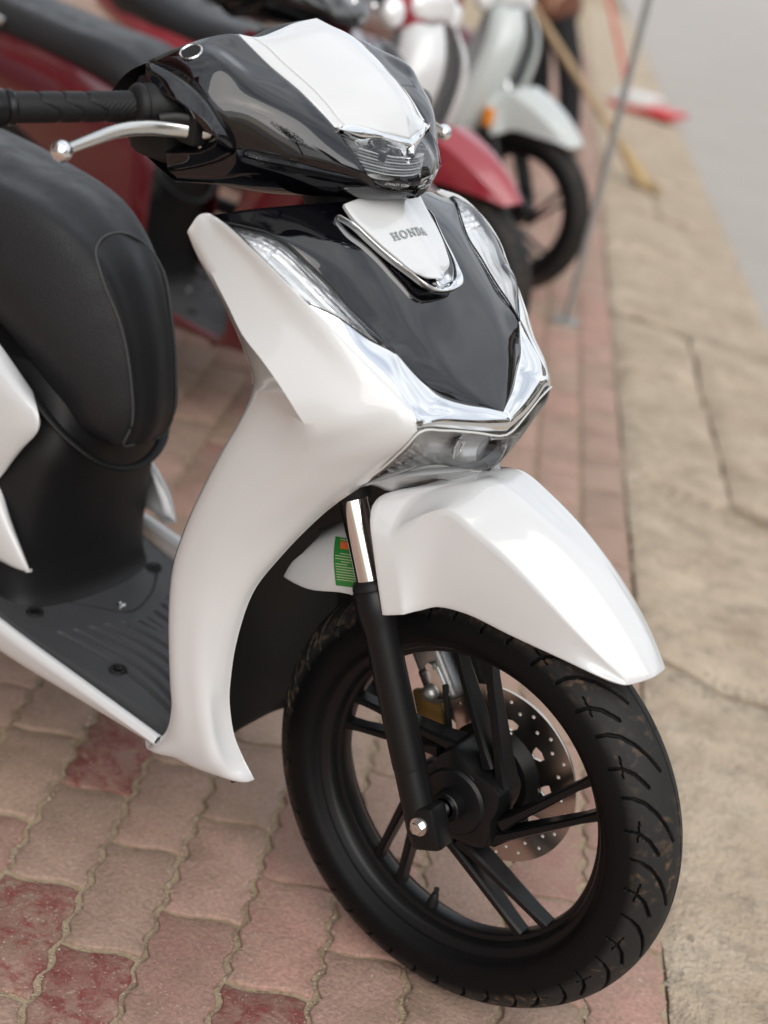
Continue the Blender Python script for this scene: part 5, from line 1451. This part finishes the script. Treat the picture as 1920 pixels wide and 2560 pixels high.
for L_, K_, T_ in stations:
    L_ = np.array(L_); K_ = np.array(K_); T_ = np.array([T_[0], 0, T_[1]])
    m1 = L_+(K_-L_)*0.33; m1[1] = L_[1]*1.03
    m2 = L_+(K_-L_)*0.70; m2[1] = L_[1]*0.55+K_[1]*0.55
    c1 = K_+(T_-K_)*0.5; c1[1] = K_[1]*0.5
    rows.append([L_, m1, m2, K_, c1, T_]); pad_edge.append(K_)
seat = panel('seat', rows, 'seat', scooter, (0.7, 0, 1), k=6, sym=True, lip=0.01, rad=0.003)
# piping along the edges of the narrow front pad
e = [p.copy() for p in pad_edge[:5]]
top = [np.array((-0.690, -0.045, 0.768)), np.array((-0.700, -0.025, 0.779)), np.array((-0.703, 0, 0.783))]
half = [np.array((-0.603, -0.020, 0.519))]+e+top
loop = half+[p*np.array([1, -1, 1]) for p in half[-2::-1]]
loop = [p+np.array([0.001, 0, 0.001]) for p in loop]
sweep('seat_piping', [tuple(p) for p in loop], 0.0020, 'thread', seat, n=8, cap=False, k=6)

# ---- rear body
panel('side_panel', NET['side_upper'], 'white', scooter, (0, -1, 0.2), k=5, lip=0.008, rad=0.0025)
far_rows = [[(p[0]-0.02, -p[1], p[2]) for p in r] for r in NET['side_upper'][1:]]
panel('side_panel', far_rows, 'white', scooter, (0, 1, 0.2), k=5, lip=0.008, rad=0.0025)
panel('lower_side_panel', NET['side_lower'], 'white', scooter, (0, -1, 0.2), k=5, both=True, lip=0.006, rad=0.002)
bbox('engine_case', (-1.42, 0.03, 0.22), (-0.92, 0.16, 0.42), 'cast', scooter, 0.03)
bbox('frame_cover', (-1.15, -0.12, 0.24), (-0.72, 0.12, 0.56), 'black_plastic', scooter, 0.03)
rw = build_wheel(scooter, (-1.353, 0, 0.283), False)

# ------------------------------------------------------------------ scooters and motorbikes parked behind
ROW = Vector((-0.62, 1.03, 0))
red = copy_tree(scooter, None, {M['white']: M['dark_red'], M['gloss_black']: M['gloss_black']}, skip=('lens_marking', 'label', 'letter', 'mirror_socket', 'signal_reflector', 'seat', 'side_panel', 'lower_side_panel'))
red.name = 'scooter'
red.location = Vector((-1.02, 1.24, 0))
red.rotation_euler = (0, 0, R(2))
tag(red, 'dark red scooter with black seat parked directly behind the white scooter', 'scooter', 'scooters parked in a row')

rows = []
for x, zt, zb, w in [(-0.68, 0.66, 0.62, 0.07), (-0.72, 0.735, 0.66, 0.11), (-0.82, 0.785, 0.705, 0.135), (-1.0, 0.80, 0.73, 0.145), (-1.2, 0.815, 0.745, 0.14), (-1.4, 0.83, 0.775, 0.11), (-1.5, 0.82, 0.79, 0.05)]:
    rows.append([(x, -w*0.96, zb), (x, -w, (zt+zb)/2), (x, -w*0.8, zt-0.006), (x, -w*0.4, zt), (x, 0, zt+0.003)])
panel('seat', rows, 'seat', red, (0, 0, 1), k=4, sym=True, lip=0.004)
rows = []
for x, zt, zb, w in [(-0.655, 0.600, 0.30, 0.120), (-0.70, 0.66, 0.31, 0.142), (-0.82, 0.705, 0.36, 0.165), (-1.0, 0.735, 0.44, 0.172), (-1.2, 0.75, 0.53, 0.165), (-1.45, 0.785, 0.68, 0.09), (-1.60, 0.79, 0.75, 0.03)]:
    rows.append([(x, -w*0.8, zt), (x, -w, zt-0.035), (x, -w*1.06, zt*0.55+zb*0.45), (x, -w*1.02, zt*0.25+zb*0.75), (x, -w*0.9, zb)])
panel('side_panel', rows, 'dark_red', red, (0, -1, 0.2), k=4, both=True, lip=0.004)
rows = [[(r_[3][0], r_[3][1]-0.004, r_[3][2]+0.02), (r_[3][0], r_[3][1]-0.006, r_[3][2]-0.01), (r_[4][0], r_[4][1]-0.006, r_[4][2])] for r_ in rows[:5]]
panel('side_trim', rows, 'black_plastic', red, (0, -1, 0.2), k=4, both=True, lip=0.004)
for sx in (-1.15, -1.28): sweep('grab_rail', [(sx, -0.155, 0.77), (sx-0.10, -0.165, 0.80), (sx-0.22, -0.13, 0.83)], 0.011, 'satin_metal', red, n=8, k=3)

def underbone(paint, loc, rz, label, seat_mat='seat', reflector=False, legshield='white'):
    m = empty('motorbike', loc, rz)
    tag(m, label, 'motorbike', 'motorbikes parked in a row')
    w = copy_tree(rw, m); w.location = (0, 0, 0.283); w.name = 'front_wheel'
    w2 = copy_tree(rw, m); w2.location = (-1.22, 0, 0.283); w2.name = 'rear_wheel'
    for sg in (-1, 1):
        b = Vector((0, 0.075*sg, 0.283))
        sweep('fork_leg', [b+Vector((0, 0, 0)), b+Vector((-0.13, 0, 0.26))], 0.022, 'satin_black', m, n=14)
        sweep('fork_tube', [b+Vector((-0.13, 0, 0.26)), b+Vector((-0.25, 0, 0.50))], 0.016, 'chrome', m, n=14)
    fo = bpy.data.objects.new('front_fender', bpy.data.objects['front_fender'].data); COL.objects.link(fo); fo.parent = m
    fo.material_slots[0].link = 'OBJECT'; fo.material_slots[0].material = M[paint]
    if reflector:
        for sg in (-1, 1): bbox('reflector', (-0.150, min(sg*0.100, sg*0.112), 0.545), (-0.115, max(sg*0.100, sg*0.112), 0.605), 'amber', m, 0.003)
    # leg shield: curved wings with a dark inside
    for sg in (-1, 1):
        rows, rows2 = [], []
        for x, z, y, dpt in [(-0.20, 0.93, 0.08, 0.05), (-0.16, 0.84, 0.13, 0.10), (-0.175, 0.70, 0.16, 0.15), (-0.225, 0.56, 0.17, 0.17), (-0.30, 0.42, 0.165, 0.16), (-0.38, 0.31, 0.14, 0.10)]:
            rows.append([(x+0.06, sg*y*0.35, z+0.01), (x+0.045, sg*y*0.75, z), (x+0.012, sg*y*0.98, z), (x-0.03, sg*y*1.03, z-0.01)])
            rows2.append([(x-0.031, sg*y*1.025, z-0.01), (x-0.02, sg*y*0.95, z-0.005), (x-0.03-dpt*0.5, sg*y*0.65, z-0.02), (x-0.03-dpt, sg*y*0.45, z-0.03)])
        panel('leg_shield', rows, legshield, m, (1, sg*0.4, 0), k=4, lip=0.004)
        panel('shield_inside', rows2, 'grey_plastic', m, (-0.6, sg, 0), k=4, lip=0)
    # headlamp cowl and handlebar
    cow = []
    for x, z, wy in [(-0.33, 1.06, 0.10), (-0.27, 1.055, 0.125), (-0.21, 1.00, 0.125), (-0.19, 0.93, 0.095)]:
        cow.append([(x-0.05, -wy, z-0.03), (x, -wy*0.8, z), (x+0.015, -wy*0.4, z+0.01), (x+0.02, 0, z+0.012)])
    cw = panel('headlamp_cowl', cow, paint, m, (1, 0, 1), k=4, sym=True, lip=0.004)
    ball('headlamp', (-0.20, 0, 0.975), 0.085, 'reflector', m, 20, (0.42, 1.15, 0.7))
    for sg in (-1, 1): ball('turn_signal', (-0.23, sg*0.135, 0.945), 0.05, 'reflector', m, 14, (0.6, 0.8, 0.8))
    sweep('handlebar', [(-0.42, -0.33, 1.02), (-0.38, -0.2, 1.03), (-0.34, 0, 1.02), (-0.38, 0.2, 1.03), (-0.42, 0.33, 1.02)], 0.016, 'rubber', m, n=10, k=3)
    for sg in (-1, 1):
        st = sweep('mirror_stem', [(-0.37, sg*0.22, 1.03), (-0.35, sg*0.26, 1.12), (-0.38, sg*0.30, 1.20)], 0.005, 'satin_black', m, n=8, k=3)
        ball('mirror_head', (-0.38, sg*0.31, 1.23), 0.06, 'satin_black', st, 14, (0.25, 1.0, 0.62))
        sweep('brake_lever', [(-0.345, sg*0.2, 1.02), (-0.36, sg*0.33, 1.0)], 0.006, 'satin_metal', m, n=8)
    # body, engine, seat
    bd = []
    for x, z, wy, h in [(-0.28, 0.62, 0.05, 0.09), (-0.45, 0.52, 0.09, 0.12), (-0.62, 0.58, 0.13, 0.14), (-0.85, 0.64, 0.14, 0.12), (-1.10, 0.70, 0.12, 0.09), (-1.38, 0.76, 0.06, 0.05)]:
        bd.append([(x, -wy*0.5, z-h), (x, -wy, z-h*0.4), (x, -wy*1.02, z+h*0.3), (x, -wy*0.7, z+h*0.9), (x, 0, z+h)])
    panel('body', bd, paint, m, (0, -0.5, 1), k=4, sym=True, lip=0.004)
    st = []
    for x, z, wy in [(-0.50, 0.70, 0.06), (-0.56, 0.755, 0.10), (-0.70, 0.775, 0.125), (-0.95, 0.785, 0.13), (-1.18, 0.815, 0.12), (-1.30, 0.80, 0.08)]:
        st.append([(x, -wy*0.95, z-0.075), (x, -wy, z-0.03), (x, -wy*0.75, z), (x, 0, z+0.01)])
    panel('seat', st, seat_mat, m, (0, 0, 1), k=4, sym=True, lip=0.004)
    bbox('engine', (-0.62, -0.13, 0.20), (-0.30, 0.13, 0.44), 'cast', m, 0.04)
    sweep('exhaust', [(-0.35, -0.10, 0.25), (-0.6, -0.14, 0.20), (-0.9, -0.17, 0.27), (-1.35, -0.18, 0.36)], [0.016, 0.018, 0.04, 0.045], 'satin_black', m, n=14, k=3)
    sweep('grab_rail', [(-1.15, -0.14, 0.80), (-1.33, -0.13, 0.85), (-1.40, 0, 0.86), (-1.33, 0.13, 0.85), (-1.15, 0.14, 0.80)], 0.012, 'satin_metal', m, n=8, k=4)
    bbox('swing_arm', (-1.22, -0.10, 0.26), (-0.55, -0.075, 0.31), 'satin_black', m, 0.008)
    return m
underbone('pink_red', (-1.36, 1.95, 0), R(0), 'red motorbike with chrome headlamp behind the dark red scooter', legshield='white')
underbone('grey_white', (-1.78, 3.06, 0), R(0), 'pale grey motorbike with an orange reflector on its front fender', reflector=True, legshield='grey_white', seat_mat='brown_seat')
underbone('dark_red', Vector((-2.95, 4.35, 0)), R(-2), 'dark red motorbike half hidden behind the pale grey motorbike', legshield='pink_red')
underbone('satin_black', Vector((-3.75, 5.2, 0)), R(3), 'black motorbike farthest along the parked row', legshield='satin_black')

# ------------------------------------------------------------------ pole, person, broom, dustpan
pole = empty('pole', (-1.432, 2.943, 0))
tag(pole, 'thin grey metal pole standing upright on the pavers by the kerb', 'pole')
sweep('shaft', [(0, 0, 0), (0, 0, 2.6)], 0.0115, 'pole', pole, n=16)
lathe('foot_plate', [(0.0, 0.0), (0.0, 0.05), (0.008, 0.05), (0.008, 0.014)], 'pole', pole, (0, 0, 0.001), 24, 'Z')

def skin_figure(name, joints, edges, radii, mat, parent, sub=2):
    me = bpy.data.meshes.new(name)
    me.from_pydata(joints, edges, [])
    o = bpy.data.objects.new(name, me); COL.objects.link(o)
    sk = o.modifiers.new('skin', 'SKIN'); sk.use_smooth_shade = True
    for d_, r_ in zip(me.skin_vertices[0].data if me.skin_vertices else [], radii): d_.radius = (r_, r_)
    if not me.skin_vertices:
        bm = bmesh.new(); bm.from_mesh(me); lay = bm.verts.layers.skin.verify()
        for v, r_ in zip(bm.verts, radii): v[lay].radius = (r_, r_) if not isinstance(r_, tuple) else r_
        list(bm.verts)[0][lay].use_root = True
        bm.to_mesh(me); bm.free()
    sb = o.modifiers.new('sub', 'SUBSURF'); sb.levels = sub; sb.render_levels = sub
    dg = bpy.context.evaluated_depsgraph_get()
    m2 = bpy.data.meshes.new_from_object(o.evaluated_get(dg))
    bpy.data.objects.remove(o); bpy.data.meshes.remove(me)
    return finish(name, m2, mat, parent, True, 0)

def person(loc, rz):
    p = empty('person', loc, rz)
    tag(p, 'person in a brown top and black trousers sweeping the pavement', 'person')
    J = [(-0.27, 0, 0.84), (-0.25, -0.02, 1.00), (-0.20, -0.05, 1.18), (-0.14, -0.07, 1.33), (-0.11, -0.08, 1.40), (-0.08, -0.09, 1.49), (-0.06, -0.10, 1.58),
         (-0.18, -0.01, 0.82), (0.02, -0.04, 0.47), (0.11, -0.03, 0.09), (0.15, -0.16, 0.04),
         (-0.36, 0.01, 0.82), (-0.19, -0.03, 0.46), (-0.11, 0.02, 0.09), (-0.07, -0.11, 0.04),
         (0.03, -0.07, 1.31), (0.08, -0.20, 1.06), (0.0, -0.30, 0.84), (-0.03, -0.34, 0.80),
         (-0.31, -0.06, 1.31), (-0.38, -0.18, 1.06), (-0.24, -0.33, 0.86), (-0.18, -0.37, 0.845)]
    E_ = [(0, 1), (1, 2), (2, 3), (3, 4), (4, 5), (5, 6), (0, 7), (7, 8), (8, 9), (9, 10), (0, 11), (11, 12), (12, 13), (13, 14), (3, 15), (15, 16), (16, 17), (17, 18), (3, 19), (19, 20), (20, 21), (21, 22)]
    Rr = [0.13, 0.12, 0.135, 0.10, 0.05, 0.075, 0.085, 0.088, 0.058, 0.040, 0.035, 0.088, 0.058, 0.040, 0.035, 0.055, 0.042, 0.030, 0.034, 0.055, 0.042, 0.030, 0.034]
    body = skin_figure('body', J, E_, Rr, 'skin', p)
    tr = skin_figure('trousers', [(-0.27, 0, 0.86), (-0.18, -0.01, 0.80), (0.02, -0.04, 0.47), (0.11, -0.03, 0.12), (-0.36, 0.01, 0.80), (-0.19, -0.03, 0.46), (-0.11, 0.01, 0.12)],
                     [(0, 1), (1, 2), (2, 3), (0, 4), (4, 5), (5, 6)], [0.13, 0.10, 0.078, 0.062, 0.10, 0.078, 0.062], 'trousers', p)
    sh = skin_figure('shirt', [(-0.20, -0.02, 0.60), (-0.27, 0.0, 0.84), (-0.25, -0.02, 1.02), (-0.20, -0.05, 1.18), (-0.14, -0.07, 1.32), (0.03, -0.07, 1.30), (0.08, -0.19, 1.09), (-0.31, -0.06, 1.30), (-0.37, -0.17, 1.09)],
                     [(0, 1), (1, 2), (2, 3), (3, 4), (4, 5), (5, 6), (4, 7), (7, 8)], [0.25, 0.21, 0.15, 0.155, 0.115, 0.075, 0.06, 0.075, 0.06], 'shirt', p)
    HX, HY, HZ = -0.055, -0.105, 1.59
    ball('hair', (HX-0.01, HY+0.015, HZ+0.01), 0.100, 'hair', p, 18, (0.92, 1.0, 1.05))
    for sx, sy in ((0.12, -0.05), (-0.10, 0.0)):
        bbox('shoe', (sx-0.045, sy-0.19, 0.0), (sx+0.045, sy+0.07, 0.055), 'sandal', p, 0.02)
    for sx in (-0.03, 0.03): ball('eye', (HX+sx, HY-0.082, HZ+0.005), 0.010, 'white_plastic', p, 8)
    # fingers closing round the handles
    for hx, hy, hz in ((-0.03, -0.36, 0.79), (-0.18, -0.40, 0.85)):
        for q in range(4):
            sweep('finger', [(hx-0.02, hy+0.015, hz+0.03-q*0.018), (hx, hy+0.045, hz+0.03-q*0.018), (hx+0.028, hy+0.03, hz+0.028-q*0.018), (hx+0.03, hy+0.005, hz+0.026-q*0.018)], [0.0085, 0.009, 0.0085, 0.007], 'skin', p, n=8, k=2)
        sweep('thumb', [(hx-0.01, hy, hz+0.02), (hx+0.02, hy+0.02, hz+0.045), (hx+0.035, hy+0.035, hz+0.04)], [0.010, 0.010, 0.008], 'skin', p, n=8, k=2)
    return p
PP = Vector((-3.20, 5.90, 0))
person(PP, 0.0)
broom = empty('broom', (-2.60, 5.68, 0))
tag(broom, 'straw broom with a long bamboo stick leaning over the kerb', 'broom')
bo = Vector((-2.60, 5.68, 0))
sweep('stick', [(-3.385, 5.555, 0.80)-np.array(bo), (-2.60, 5.68, 0.12)-np.array(bo)], [0.020, 0.022], 'bamboo', broom, n=12)
hd = sweep('broom_head', [(-0.06, -0.01, 0.17), (0.02, 0.0, 0.10), (0.12, 0.015, 0.02)], [(0.025, 0.025), (0.05, 0.035), (0.075, 0.03)], 'straw', broom, n=14, k=3)
for q in range(46):
    a = random.uniform(-0.10, 0.10); b = random.uniform(-0.03, 0.03)
    sweep('bristle', [(-0.02+b, a*0.3, 0.13), (0.05+b, a*0.6, 0.06), (0.15+b+random.uniform(-.02, .03), 0.02+a*0.8, 0.005)], 0.0035, 'straw', hd, n=4)
pan = empty('dustpan', (-4.02, 8.6, 0))
tag(pan, 'red and white long-handled dustpan standing on the kerb', 'dustpan')
sweep('handle', [(-0.46, -0.05, 0.80), (-0.08, 0.0, 0.10)], 0.014, 'red_plastic', pan, n=10)
bbox('pan', (-0.14, -0.16, 0.0), (0.16, 0.16, 0.11), 'white_plastic', pan, 0.02)
bbox('pan_lip', (0.12, -0.17, 0.0), (0.36, 0.17, 0.045), 'red_plastic', pan, 0.012)
bbox('pan_base', (-0.15, -0.17, -0.002), (0.14, 0.17, 0.03), 'red_plastic', pan, 0.01)

# ------------------------------------------------------------------ street around, mostly seen in the reflections
def building(loc_n, loc_s, wn, ws, h, wall, label, floors=2, face=1, sign=None, roofc='roof', shutters=False):
    o = empty('building', NS(loc_n, loc_s), R(29))
    tag(o, label, 'building', 'houses along the street')
    x0 = 0.0 if face < 0 else 0.0
    bbox('wall', (0 if face > 0 else -wn, -ws/2, 0), (wn if face > 0 else 0, ws/2, h), wall, o, 0.02)
    rf = bbox('roof', (-0.35 if face > 0 else -wn-0.3, -ws/2-0.2, h), (wn+0.3 if face > 0 else 0.35, ws/2+0.2, h+0.22), roofc, o, 0.03)
    sgn = -1 if face > 0 else 1
    fx = 0
    for fl in range(floors):
        nw = max(2, int(ws/2.1))
        for k in range(nw):
            y = -ws/2+ws*(k+0.5)/nw
            z = 0.1 if fl == 0 else 3.3*fl+0.9
            hh = 2.3 if fl == 0 else 1.5
            w_ = ws/nw*0.36
            xa, xb = sorted((sgn*0.005, sgn*0.06))
            wdw = bbox('shutter' if (fl == 0 and shutters) else 'window', (xa, y-w_, z), (xb, y+w_, z+hh), 'shutter' if (fl == 0 and shutters) else 'pale_plaster', o, 0.01)
            if not (fl == 0 and shutters):
                xa, xb = sorted((sgn*0.05, sgn*0.075))
                bbox('pane', (xa, y-w_*0.9, z+0.06), (xb, y-0.03, z+hh-0.06), 'window', wdw, 0.004)
                bbox('pane', (xa, y+0.03, z+0.06), (xb, y+w_*0.9, z+hh-0.06), 'window', wdw, 0.004)
    if sign:
        xa, xb = sorted((sgn*0.02, sgn*0.16))
        bbox('signboard', (xa, -ws*0.42, 2.55), (xb, ws*0.42, 3.25), sign, o, 0.02)
    return o
building(-5.2, -1.5, 5, 7.0, 6.4, 'plaster', 'tan plastered shop with a red signboard behind the parked scooters', 2, -1, 'banner', shutters=True)
building(-5.4, 6.2, 5, 7.5, 7.0, 'pale_plaster', 'pale shop house next to the tan shop', 2, -1, None, shutters=True)
building(-5.3, -9.5, 5, 7.5, 7.4, 'pale_plaster', 'pale shop house on the camera side of the tan shop', 2, -1, None, shutters=True)
building(11.5, -9.0, 6, 8.0, 6.0, 'pale_plaster', 'pale house across the road with a tiled roof', 2, 1)
building(12.0, 3.0, 6, 7.0, 3.6, 'plaster', 'low tan house across the road', 1, 1)
building(11.6, 13.5, 6, 8.5, 6.8, 'pale_plaster', 'tall pale house farther along across the road', 2, 1)

def tree(n_, s_, h, cr, label, seed):
    rr = random.Random(seed)
    t = empty('tree', NS(n_, s_)); tag(t, label, 'tree', 'trees across the road')
    tk = sweep('trunk', [(0, 0, 0), (0.05, 0.03, h*0.25), (-0.04, 0.06, h*0.5), (0.02, 0, h*0.72)], [0.17, 0.13, 0.10, 0.06], 'bark', t, n=10, k=3)
    for q in range(6):
        a = rr.uniform(0, 6.28); z = h*rr.uniform(0.38, 0.6)
        sweep('limb', [(0, 0.03, z), (math.cos(a)*cr*0.35, math.sin(a)*cr*0.35, z+h*0.12), (math.cos(a)*cr*0.7, math.sin(a)*cr*0.7, z+h*0.2)], [0.07, 0.045, 0.02], 'bark', t, n=7, k=2)
    clumps = []
    for q in range(22):
        a = rr.uniform(0, 6.28); u = rr.random()**0.5*cr*0.85; z = h*rr.uniform(0.5, 1.0)
        clumps.append((math.cos(a)*u, math.sin(a)*u, z, cr*rr.uniform(0.22, 0.42)))
    v, f = [], []
    for q in range(2600):
        cx, cy, cz, r_ = clumps[rr.randrange(len(clumps))]
        d = Vector((rr.gauss(0, 1), rr.gauss(0, 1), rr.gauss(0, 1))).normalized()*(r_*rr.uniform(0.55, 1.05))
        c = Vector((cx, cy, cz))+d; s = rr.uniform(0.06, 0.12)
        a = Vector((rr.uniform(-1, 1), rr.uniform(-1, 1), rr.uniform(-1, 1))).normalized(); b_ = a.orthogonal().normalized()
        b = len(v); v += [c-a*s, c+b_*s*0.5, c+a*s, c-b_*s*0.5]; f.append([b, b+1, b+2, b+3])
    mobj('crown', v, f, 'leaf', t, False)
    return t
tree(9.3, -3.6, 6.2, 2.3, 'leafy tree across the road between the pale and the low house', 1)
tree(9.2, 8.2, 5.6, 2.0, 'leafy tree across the road beside the low tan house', 2)
tree(9.4, -15.0, 6.5, 2.4, 'leafy tree across the road nearest the camera', 3)
